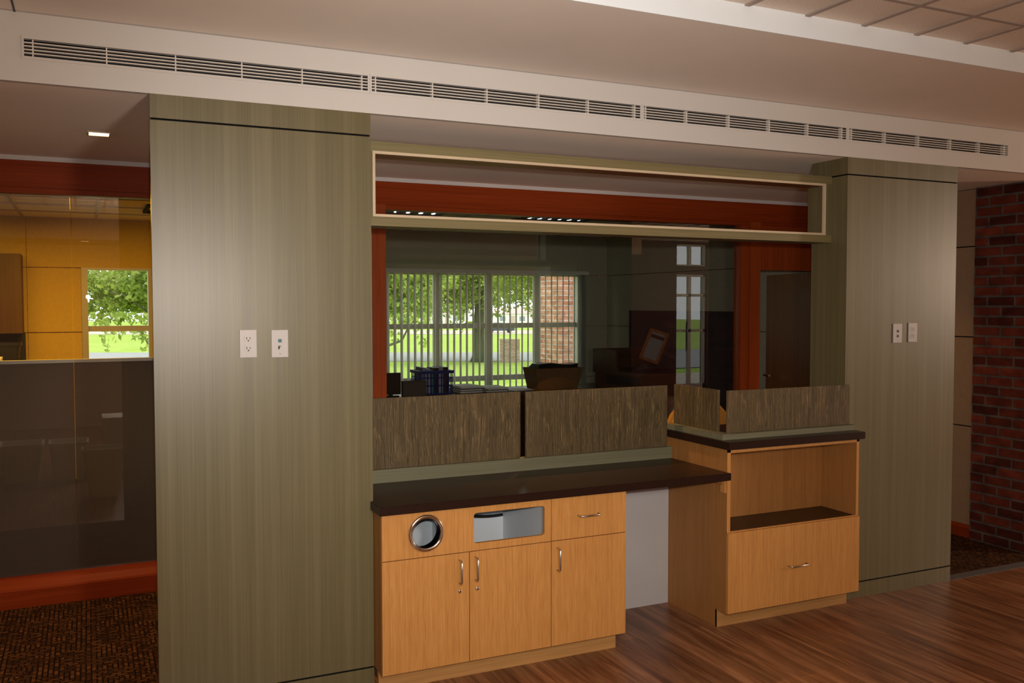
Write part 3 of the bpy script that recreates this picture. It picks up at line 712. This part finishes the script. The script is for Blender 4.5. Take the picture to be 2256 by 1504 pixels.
# ------------------------------------------------------------------ tan office
t = thing('base_cabinet', 'low dark cabinet carrying the black bin in the tan office', 'cabinet', (-1.85, 5.5, 0))
part(MB().box(-2.6, -1.06, 5.34, YW, 0, .93), 'body', 'dark_panel', t); part(box(-2.61, -1.055, 5.335, YW, .93, .95), 'top', 'dark_wood', t)
setting(box(-2.6, -1.055, 5.66, YW, .95, 1.39), 'wall_niche', 'dark_panel')
t = thing('wall_cabinet', 'brown wall cabinet above the black bin in the tan office', 'cabinet', (-1.85, 5.5, 1.39))
part(box(-2.6, -1.065, 5.36, YW, 1.392, 2.09), 'body', 'cab_brown', t)
part(box(-2.6, -1.832, 5.34, 5.36, 1.39, 2.09), 'door', 'cab_brown', t)
part(box(-1.828, -1.06, 5.34, 5.36, 1.39, 2.09), 'door', 'cab_brown', t)
def bin_(name, label, cat, c, wb, wt, hgt, mat, base_z=0, dep=.75):
    t = thing(name, label, cat, (c[0], c[1], base_z))
    q = MB(); rings = []
    prof = [(wb*.96, .0), (wb, .012), (wt, hgt-.03), (wt+.012, hgt-.03), (wt+.012, hgt), (wt-.004, hgt), (wb-.006, .02)]
    for r, z in prof:
        rings.append([q.bm.verts.new((c[0]+x, c[1]+y*dep, base_z+z)) for x, y in rrect(-r, r, -r, r, r*.3, 4)])
    for a, b_ in zip(rings, rings[1:]):
        for k in range(len(a)): q.bm.faces.new((a[k], a[(k+1) % len(a)], b_[(k+1) % len(a)], b_[k]))
    q.bm.faces.new(rings[0][::-1]); q.bm.faces.new(rings[-1])
    part(q, 'body', mat, t)
    return t
bin_('waste_bin', 'black plastic waste bin in the dark niche of the tan office', 'waste bin', (-1.20, 5.46), .085, .115, .36, 'black', .95)
t = thing('storage_box', 'small pale box beside the black bin in the tan office', 'box', (-1.27, 5.0, 1.0))
part(box(-1.45, -1.20, 4.9, 5.1, .95, 1.18, .004), 'body', 'paper', t); part(box(-1.452, -1.198, 4.898, 5.102, 1.18, 1.20, .003), 'lid', 'paper', t)
tag(box(-1.9, -1.13, 4.75, 5.335, .90, .95).make('worktop', MT['dark_wood'], None, (-1.5, 5.0, .9)), 'dark worktop edge in the tan office under the pale box', 'worktop')
def troffer(cx, cy, lx, ly, n, label, matname, glows):
    t = thing('troffer_light', label, 'ceiling light', (cx, cy, 2.44))
    x0, x1, y0, y1 = cx-lx/2, cx+lx/2, cy-ly/2, cy+ly/2
    part(MB().box(x0, x1, y0, y0+.02, 2.425, 2.446).box(x0, x1, y1-.02, y1, 2.425, 2.446).box(x0, x0+.02, y0+.02, y1-.02, 2.425, 2.446).box(x1-.02, x1, y0+.02, y1-.02, 2.425, 2.446), 'frame', 'dark_panel', t)
    part(box(x0+.02, x1-.02, y0+.02, y1-.02, 2.443, 2.446), 'reflector', 'duct', t)
    st = (lx-.04)/n
    for k in range(n+1):
        xx = x0+.02+st*k
        part(box(xx-.006, xx+.006, y0+.02, y1-.02, 2.426, 2.444), 'louver_blade', 'dark_panel', t)
    for k in range(n):
        xx = x0+.02+st*(k+.5)
        part(MB().lathe((xx, cy, 2.436), [(.0001, -.009), (.011*glows[k % len(glows)]+.003, -.006), (.014*glows[k % len(glows)]+.003, .006)], 14, 'Z', 1.1, 2.2), 'glow_cell', matname, t, True)  # grey office cells glow in place of louver glints
    return t
troffer(1.99, 3.80, .62, .5, 5, 'louvered ceiling light in the grey office, nearest the wide pillar', 'glint_white', [.5, .4, .9, 1.1, 1.0])
troffer(3.42, 3.80, .66, .5, 6, 'louvered ceiling light in the grey office, over the middle of the window', 'glint_white', [.9, 1.1, .8, .8, 1.1, .6])
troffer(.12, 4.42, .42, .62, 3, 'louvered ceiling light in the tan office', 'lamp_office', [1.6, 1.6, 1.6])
L = light('tan_office_lamps', 'AREA', (-.9, 3.9, 2.40), 66, (1, .52, .045), shape='RECTANGLE', size=1.6, size_y=.9)

# ------------------------------------------------------------------ grey office: blind, credenza, clutter
t = thing('vertical_blind', 'grey vertical blind opened across the wide office window', 'blind', (3.55, 5.58, 1.98))
part(box(2.30, 4.80, 5.55, 5.61, 1.985, 2.025), 'headrail', 'blind', t)
for xx in (2.5, 3.55, 4.6): part(box(xx-.02, xx+.02, 5.61, YW+.004, 2.0, 2.02), 'bracket', 'blind', t)
ca, sa = math.sin(math.radians(36)), math.cos(math.radians(36))
for k in range(32):
    xx = 2.36 + k*.0755
    part(MB().obox((xx, 5.585, 1.305), (ca, sa, 0), (-sa, ca, 0), (0, 0, 1), .0445, .0007, .68), 'slat', 'blind', t)
for k in range(5):
    xx = 4.725 + k*.012
    part(MB().obox((xx, 5.585, 1.305), (ca, sa, 0), (-sa, ca, 0), (0, 0, 1), .0445, .0007, .68), 'slat', 'blind', t)

t = thing('credenza', 'long dark brown credenza under the blind-covered office window', 'cabinet', (3.3, 5.1, 0))
part(box(2.0, 5.05, 4.86, 5.46, .695, .725, .004), 'top', 'credenza', t)
part(box(2.02, 5.03, 4.90, 5.44, 0, .695), 'body', 'dark_wood', t)
def basket():
    x0, x1, y0, y1, z0, z1 = 2.50, 2.84, 4.95, 5.22, .725, .968
    t = thing('crate', 'blue slotted plastic basket full of papers on the credenza', 'basket', ((x0+x1)/2, (y0+y1)/2, z0))
    part(MB().box(x0, x1, y0, y1, z0, z0+.012), 'bottom', 'blue', t)
    q = MB(); n = 9
    for k in range(n+1):
        xx = x0 + (x1-x0)*k/n
        for yy in (y0, y1): q.box(xx-.006, xx+.006, yy-.003, yy+.003, z0+.01, z1)
    for k in range(7):
        yy = y0 + (y1-y0)*k/6
        for xx in (x0, x1): q.box(xx-.003, xx+.003, yy-.006, yy+.006, z0+.01, z1)
    for z in (z0+.09, z0+.17):
        q.box(x0, x1, y0-.003, y0+.003, z-.006, z+.006).box(x0, x1, y1-.003, y1+.003, z-.006, z+.006)
    part(q, 'slotted_wall', 'blue', t)
    part(MB().box(x0-.016, x1+.016, y0-.016, y0+.004, z1-.03, z1).box(x0-.016, x1+.016, y1-.004, y1+.016, z1-.03, z1).box(x0-.016, x0+.004, y0, y1, z1-.03, z1).box(x1-.004, x1+.016, y0, y1, z1-.03, z1), 'rim', 'blue', t)
basket()
xx = 2.53; specs = [(.035, .275, 'book_a'), (.04, .265, 'book_a'), (.03, .25, 'book_b'), (.05, .27, 'black'), (.045, .272, 'book_a'), (.05, .275, 'black')]
words_ = ['pale folder nearest the wide pillar', 'pale folder second in the row', 'teal folder in the row', 'thick black folder in the middle of the row', 'pale folder between two black ones', 'thick black folder at the end of the row']
for (w, hgt, mm), wd in zip(specs, words_):
    o = tag(box(xx, xx+w, 4.97, 5.19, .738, .725+hgt, .002).make('folder', MT[mm], None, (xx+w/2, 5.08, .738)), wd + ' inside the blue basket', 'folder', 'folders in the blue basket'); xx += w+.005
t = thing('monitor', 'small black flat screen seen edge-on at the end of the credenza', 'monitor', (2.20, 4.93, .725))
part(box(2.10, 2.285, 4.93, 4.955, .745, .963, .006), 'screen', 'black', t); part(box(2.12, 2.26, 4.90, 5.0, .725, .735, .002), 'foot', 'black', t); part(box(2.17, 2.21, 4.955, 4.975, .73, .86), 'stem', 'black', t)
t = thing('storage_box', 'low dark grey-brown box in front of the blue basket', 'box', (2.41, 4.89, .725))
part(box(2.29, 2.53, 4.87, 4.935, .725, .868, .003), 'body', 'grey_panel', t); part(box(2.288, 2.532, 4.868, 4.937, .868, .878, .002), 'lid', 'grey_panel', t)
def paper_stack(cx, cy, n, w, d, label, rot=.0, th=.011):
    t = thing('paper_stack', label, 'papers', (cx, cy, .725), 'stacks of white papers on the credenza')
    z = .725
    for k in range(n):
        a = rot + random.uniform(-.10, .10); ex = (math.cos(a), math.sin(a), 0); ey = (-math.sin(a), math.cos(a), 0)
        ox, oy = random.uniform(-.012, .012), random.uniform(-.012, .012)
        part(MB().obox((cx+ox, cy+oy, z+th/2), ex, ey, (0, 0, 1), w/2, d/2, th/2-.0006), 'booklet', 'paper' if k == n-1 or k % 2 else 'paper_edge', t)
        z += th
    return t
paper_stack(3.02, 5.02, 7, .25, .30, 'taller stack of white papers next to the blue basket', .1)
paper_stack(3.315, 5.01, 5, .24, .30, 'shorter stack of white papers in the middle of the credenza', .05)
paper_stack(3.60, 4.99, 2, .26, .22, 'thin loose pile of white papers beside the cardboard box', .25, .008)
t = thing('cardboard_box', 'open brown cardboard box heaped with dark folders on the credenza', 'box', (4.08, 5.05, .725))
q = MB(); c0 = [(3.82, 4.92), (4.30, 4.92), (4.30, 5.20), (3.82, 5.20)]; c1 = [(3.78, 4.90), (4.36, 4.90), (4.36, 5.23), (3.78, 5.23)]
A = [q.bm.verts.new((x, y, .725)) for x, y in c0]; B_ = [q.bm.verts.new((x, y, .955)) for x, y in c1]
C_ = [q.bm.verts.new((x+(.006 if x < 4 else -.006), y+(.006 if y < 5.05 else -.006), .955)) for x, y in c1]; D_ = [q.bm.verts.new((x+(.006 if x < 4 else -.006), y+(.006 if y < 5.05 else -.006), .735)) for x, y in c0]
for P_, Q_ in ((A, B_), (B_, C_), (C_, D_)):
    for k in range(4): q.bm.faces.new((P_[k], P_[(k+1) % 4], Q_[(k+1) % 4], Q_[k]))
q.bm.faces.new(A[::-1]); q.bm.faces.new(D_)
part(q, 'body', 'cardboard', t)
part(box(3.795, 3.7965, 5.03, 5.09, .86, .885), 'mark', 'blue', t)
for k in range(4):
    q = MB(); n = 14; yy0, yy1 = 4.93+.01*k, 5.18-.01*k
    lo = [(3.85+.48*i/n - (.03-.01*k), .945+.0135*k+.010*math.sin(i*.45)) for i in range(n+1)]
    q.prism(lo + [(u, v+.012) for u, v in lo[::-1]], 'Y', yy0, yy1)
    tag(q.make('folder', MT['black'], None, (4.08, 5.05, .945+.014*k)), ['lowest black folder heaped on the cardboard box', 'second black folder up in the heap on the cardboard box', 'third black folder up in the heap on the cardboard box', 'topmost black folder heaped on the cardboard box'][k], 'folder', 'black folders heaped on the cardboard box')
# dark tack board, small desk and leaning picture by the side wall
t = thing('tack_board', 'tall charcoal fabric board along the office side wall', 'board', (XD-.03, 4.1, 0))
part(box(XD-.045, XD-.002, 3.1, 5.14, 0, 1.562), 'fabric_panel', 'dark_panel', t); part(box(XD-.05, XD-.002, 3.1, 5.14, 1.562, 1.572), 'edge_trim', 'black', t)
t = thing('desk', 'dark wood desk with raised back end near the office side wall', 'desk', (4.75, 4.2, 0))
part(box(4.36, 5.08, 3.75, 4.70, .93, .955, .003), 'top', 'dark_wood', t)
part(box(4.36, 4.385, 4.22, 4.70, .955, 1.17, .003), 'gallery', 'dark_wood', t)
part(box(4.385, 5.08, 4.675, 4.70, .955, 1.17, .003), 'gallery', 'dark_wood', t)
part(MB().box(4.38, 5.06, 3.78, 4.68, .60, .93), 'drawer_case', 'dark_wood', t)
part(box(4.372, 4.38, 3.82, 4.45, .82, .91), 'niche', 'black', t)
for a, b_ in ((4.40, 3.80), (5.03, 3.80), (4.40, 4.64), (5.03, 4.64)): part(box(a-.02, a+.02, b_-.02, b_+.02, 0, .60), 'leg', 'dark_wood', t)
t = thing('picture_frame', 'cherry framed print leaning tilted against the charcoal board', 'picture', (4.90, 4.30, .957))
pu = Vector((.40, -.88, -.25)).normalized(); pn = Vector((-.86, -.42, .28)); pn = (pn - pu*pn.dot(pu)).normalized(); pv = pn.cross(pu).normalized()
if pv.z < 0: pv = -pv
pc = Vector((4.86, 4.28, 1.20))
hw, hh, bw = .118, .172, .03
q = MB()
for s in (1, -1):
    q.obox(pc+pv*(hh-bw/2)*s, pu, pn, pv, hw, .012, bw/2); q.obox(pc+pu*(hw-bw/2)*s, pu, pn, pv, bw/2, .012, hh-bw)
part(q, 'frame', 'door_wood', t)
part(MB().obox(pc-pn*.004, pu, pn, pv, hw-bw, .004, hh-bw), 'print', 'paper_edge', t)
part(MB().obox(pc+pv*.10, pu, pn, pv, hw-bw-.008, .006, .018), 'dark_band', 'dark_wood', t)
t = thing('cable_coil', 'coil of dark cable lying on the desk in front of the framed print', 'cable', (4.62, 4.1, .957))
q = MB(); pts = []
for k in range(70):
    a = k*.42; r = .10+.02*math.sin(k*.9); pts.append((4.60+r*1.3*math.cos(a), 4.05+r*math.sin(a), .965+.0007*k+.006*math.sin(k*1.7)))
q.tube(pts, .007, 6); part(q, 'cord', 'black', t, True)

# ------------------------------------------------------------------ bins in the lobby, mirrored in the partition glass
bin_('waste_bin', 'tall off-white waste bin on the lobby floor, mirrored in the grey glass partition', 'waste bin', (-.43, -1.02), .115, .165, .42, 'white_bin')
bin_('bucket', 'round off-white bucket mirrored beside the tall bin in the glass', 'bucket', (-.72, -2.0), .13, .16, .36, 'white_bin', 0, 1.0)
bin_('bucket', 'off-white bucket farther along, mirrored at the glass joint', 'bucket', (-1.12, -2.05), .14, .18, .36, 'white_bin', 0, 1.0)
t = thing('carton', 'white carton standing in the lobby, mirrored beside the pillar edge', 'box', (-.25, -2.35, 0))
part(box(-.42, .02, -2.6, -2.2, 0, .52, .004), 'body', 'white_bin', t); part(box(-.425, .025, -2.605, -2.195, .52, .535, .003), 'lid', 'white_bin', t)

# ------------------------------------------------------------------ outdoors
OC = Vector((CX, CY, CZ))
def ground_z(p): return -.15 - .0135*((Vector((p[0], p[1], 0)) - Vector((CX, CY, 0))).dot(F0))
def at(px, py, d):
    return OC + (FW + RT*((px-1128)/FPX) - UP*((py-752)/FPX))*d
def gq(name, mat, d0, d1, x0, x1, dz=0):
    q = MB(); P_ = []
    for d_, xx in ((d0, x0), (d0, x1), (d1, x1), (d1, x0)):
        p = Vector((CX, CY, 0)) + F0*d_ + R0*xx; P_.append((p.x, p.y, ground_z(p)+dz))
    n = [(a[0], a[1], a[2]-.05) for a in P_]
    bm = q.bm; A = [bm.verts.new(v) for v in P_]; B = [bm.verts.new(v) for v in n]
    bm.faces.new(A); bm.faces.new(B[::-1])
    for i in range(4): bm.faces.new((A[i], A[(i+1) % 4], B[(i+1) % 4], B[i]))
    return setting(q, name, mat)
g = MB()
far = [Vector((CX, CY, 0)) + F0*400 + R0*xx for xx in (-330, 330)]
Pg = [(-40, 5.95), (40, 5.95), (far[1].x, far[1].y), (far[0].x, far[0].y)]
g.quad(*[(a, c, ground_z((a, c))) for a, c in Pg])
setting(g, 'ground_lawn', 'grass')
gq('ground_path', 'road', 36.2, 45, -40, 60, .03)
gq('ground_road', 'road_pale', 92, 118, -90, 140, .05)
g = MB(); g.quad((-30, LY0-.2, -.03), (60, LY0-.2, -.03), (60, -90, -.03), (-30, -90, -.03)); setting(g, 'ground_front_lawn', 'grass')
g = MB(); g.quad((-5, -7.8, -.01), (40, -7.8, -.01), (40, -10.5, -.01), (-5, -10.5, -.01)); setting(g, 'ground_front_walk', 'road_pale')
g = MB(); g.quad((-20, -12, -.01), (60, -12, -.01), (60, -20, -.01), (-20, -20, -.01)); setting(g, 'ground_front_street', 'road')

def tree(label, px, d, trunk_w, crowns, hang, nleaf, leaf, mat, branch=(), seed=1, base_py=None, forks=()):
    rnd = random.Random(seed)
    p0 = Vector((CX, CY, 0)) + F0*d + R0*((px-1128)/FPX*d); p0.z = ground_z(p0)
    t = thing('tree', label, 'tree', p0, 'trees on the lawn')
    h = 5.5
    q = MB(); r = trunk_w/2
    q.tube([p0, p0+Vector((0, 0, .25)), p0+Vector((0, 0, 1.2)), p0+Vector((.05, 0, 2.6)), p0+Vector((0, .1, h))], [r*1.5, r*1.1, r, r*.8, r*.4], 12)
    for (a, e, w) in forks:
        A = at(*a); E = at(*e); mid = (A+E)/2 + Vector((0, 0, .08)); q.tube([A, mid, E], [w, w*.8, w*.5], 8)
    part(q, 'trunk', 'bark', t, True)
    verts, faces = [], []
    def leafq(c):
        n = Vector((rnd.gauss(0, 1), rnd.gauss(0, 1), rnd.gauss(0, 1)+.5)).normalized()
        u = n.orthogonal().normalized(); u.rotate(Matrix.Rotation(rnd.uniform(0, 6.28), 3, n)); v = n.cross(u)
        s = leaf*rnd.uniform(.65, 1.25); i = len(verts)
        verts.extend([c-u*s*.5, c+v*s*.28-u*.05*s, c+u*s*.5, c-v*s*.28-u*.05*s]); faces.append((i, i+1, i+2, i+3))
    tot = sum(w for *_, w in crowns)
    for (cpx, cpy, cd, rx, rz, w) in crowns:
        c = at(cpx, cpy, cd)
        cl = [(Vector((rnd.gauss(0, 1), rnd.gauss(0, 1), rnd.gauss(0, 1))).normalized(), rnd.random()**.45) for _ in range(110)]
        for k in range(int(nleaf*w/tot)):
            dv, rr = cl[rnd.randrange(len(cl))]
            p = Vector((dv.x*rx, dv.y*rx, dv.z*rz))*rr + Vector((rnd.gauss(0, .13*rx), rnd.gauss(0, .13*rx), rnd.gauss(0, .12*rz)))
            leafq(c + p)
    for (hx0, hy0, hx1, hy1, hd, n) in hang:
        for k in range(n):
            u, v = rnd.random(), rnd.random()**1.6
            leafq(at(hx0+(hx1-hx0)*u, hy0+(hy1-hy0)*v*(.6+.4*math.sin(u*9)), hd+rnd.uniform(-1, 1)))
    me = bpy.data.meshes.new('foliage'); me.from_pydata([tuple(v - p0) for v in verts], [], faces); me.materials.append(MT[mat])
    o = bpy.data.objects.new('foliage', me); COL.objects.link(o); o.parent = t
    if branch:
        q = MB()
        for (a, e, w) in branch: A = at(*a); E = at(*e); q.tube([A, (A+E)/2+Vector((0, 0, .1)), E], [w, w*.8, w*.5], 7)
        part(q, 'branch', 'bark', t, True)
    return t
tree('big shade tree with a thick trunk on the lawn beyond the blinds', 1058, 36, .58,
     [(955, 620, 36, 2.9, 1.45, 1.2), (1080, 600, 35, 2.8, 1.35, 1.1), (1030, 500, 38, 4.5, 2.6, .8)], [(880, 670, 1040, 735, 33, 420), (1080, 650, 1190, 700, 34, 320)], 24000, .18, 'leaf', [((1056, 700, 36), (1100, 640, 36), .13)], 3)
tree('slim forked tree on the lawn near the brick pier', 1205, 28, .2,
     [(1165, 600, 28, 1.5, 1.0, 1), (1225, 590, 28, 1.4, 1.0, .8)], [(1150, 640, 1240, 690, 27, 200)], 8000, .13, 'leaf', [((1208, 735, 28), (1236, 680, 28), .08), ((1203, 720, 28), (1188, 655, 28), .06), ((1204, 690, 28), (1165, 640, 28), .05), ((1206, 700, 28), (1207, 600, 28), .09)], 5)
tree('yellow-green tree with drooping branches near the office window', 770, 22, .35,
     [(880, 640, 22, .95, .75, 1.3), (780, 570, 23, 1.6, 1.3, .8), (940, 620, 24, .8, .65, .6)], [(850, 690, 945, 765, 21, 170), (850, 660, 960, 720, 22, 260)], 9000, .13, 'leaf_y', [((800, 800, 21), (885, 750, 21), .05), ((885, 750, 21), (920, 700, 21), .025)], 8)
tree('leafy tree filling the tan office window', 470, 17, .4,
     [(250, 650, 17, .80, .52, 1.4), (330, 640, 16.5, .8, .62, 1.2), (380, 560, 18, 1.6, 1.0, 1)], [(222, 725, 330, 775, 14, 75), (200, 690, 330, 735, 15, 160)], 9000, .11, 'leaf', [((330, 765, 15), (300, 728, 15), .02), ((330, 690, 16), (230, 640, 16), .018), ((420, 700, 17), (300, 600, 17), .03)], 11)
# brick block on the lawn and brick pier outside the window
def brick_block(name, label, cat, px0, px1, d, z0, z1, dep, mat, cap=False):
    a, c = at(px0, 700, d), at(px1, 700, d); w = (c-a).length; mid = (a+c)/2 + F0*dep/2
    t = thing(name, label, cat, (mid.x, mid.y, z0))
    q = MB().obox((mid.x, mid.y, (z0+z1)/2), R0, F0, (0, 0, 1), w/2, dep/2, (z1-z0)/2)
    part(q, 'masonry', mat, t)
    q = MB().obox((mid.x, mid.y, z1+.02), R0, F0, (0, 0, 1), w/2+.02, dep/2+.02, .02)
    part(q, 'cap', 'roof' if mat == 'brick_out2' else 'road_pale', t)
pz = ground_z(at(1122, 797, 35.5))
brick_block('brick_sign_block', 'low pinkish brick block standing on the lawn by the path', 'brick block', 1101, 1145, 35.5, pz, at(1122, 749, 35.5).z, .35, 'brick_out2')
t = thing('brick_pier', 'orange brick pier just outside the office window', 'pier', (5.55, 7.4, -.2))
part(box(5.28, 5.85, 7.2, 7.8, -.3, 3.2), 'masonry', 'brick_out', t); part(box(5.25, 5.88, 7.17, 7.83, 3.2, 3.3), 'cap', 'road_pale', t)
# distant house and parked car
def house(px, d, label, w=9.0):
    c = Vector((CX, CY, 0)) + F0*d + R0*((px-1128)/FPX*d); z0 = at(px, 716, d).z; c.z = z0
    t = thing('house', label, 'house', c, 'houses across the road')
    def L(u, v, z): return c + R0*u + F0*v + Vector((0, 0, z))
    q = MB().obox(L(0, 3, 1.25), R0, F0, (0, 0, 1), w/2, 3, 1.25); part(q, 'walls', 'siding', t)
    bm = MB(); A = [bm.bm.verts.new(L(u, v, z)) for u, v, z in ((-w/2-.3, -.3, 2.45), (w/2+.3, -.3, 2.45), (w/2+.3, 6.3, 2.45), (-w/2-.3, 6.3, 2.45), (-w/2+1.6, 3, 3.8), (w/2-1.6, 3, 3.8))]
    for f in ((0, 1, 5, 4), (1, 2, 5), (2, 3, 4, 5), (3, 0, 4), (3, 2, 1, 0)): bm.bm.faces.new([A[i] for i in f])
    part(bm, 'roof', 'roof', t)
    for u in (-2.2, 2.0): part(MB().obox(L(u, -.02, 1.4), R0, F0, (0, 0, 1), .6, .03, .5), 'window', 'carglass', t)
    part(MB().obox(L(0, -.02, 1.0), R0, F0, (0, 0, 1), .45, .03, 1.0), 'door', 'roof', t)
house(1130, 195, 'white house with a low roof across the road, behind the parked car', 9.5)
house(1190, 215, 'white house across the road behind the slim forked tree', 7.5)
house(985, 205, 'white house across the road behind the big shade tree', 9.0)
def car(px, d, label):
    c = Vector((CX, CY, 0)) + F0*d + R0*((px-1128)/FPX*d); c.z = ground_z(c)+.05
    t = thing('car', label, 'car', c)
    def pr(poly, v0, v1):
        poly = [(u*.82, z*.82) for u, z in poly]; v0 *= .82; v1 *= .82
        q = MB(); A = [q.bm.verts.new(c + R0*u + F0*v0 + Vector((0, 0, z))) for u, z in poly]; B = [q.bm.verts.new(c + R0*u + F0*v1 + Vector((0, 0, z))) for u, z in poly]
        n = len(poly)
        for i in range(n): q.bm.faces.new((A[i], A[(i+1) % n], B[(i+1) % n], B[i]))
        q.bm.faces.new(A[::-1]); q.bm.faces.new(B); return q
    part(pr([(-1.9, .3), (1.9, .3), (1.95, .65), (1.85, .8), (.95, .88), (-1.6, .88), (-1.92, .75)], -.8, .8), 'body', 'car', t)
    part(pr([(1.0, .86), (.35, 1.32), (-.9, 1.34), (-1.6, .86)], -.7, .7), 'cabin', 'carglass', t)
    part(pr([(.33, 1.31), (-.88, 1.33), (-.85, 1.37), (.3, 1.35)], -.68, .68), 'roof', 'car', t)
    for u in (-.98, .98):
        for v in (-.64, .64):
            q = MB(); ctr = c + R0*u + F0*v + Vector((0, 0, .25))
            pts = [ctr - F0*.08, ctr + F0*.08]; q.tube(pts, .25, 18); part(q, 'wheel', 'rubber', t)
car(1102, 99, 'dark car parked along the far road beyond the lawn')
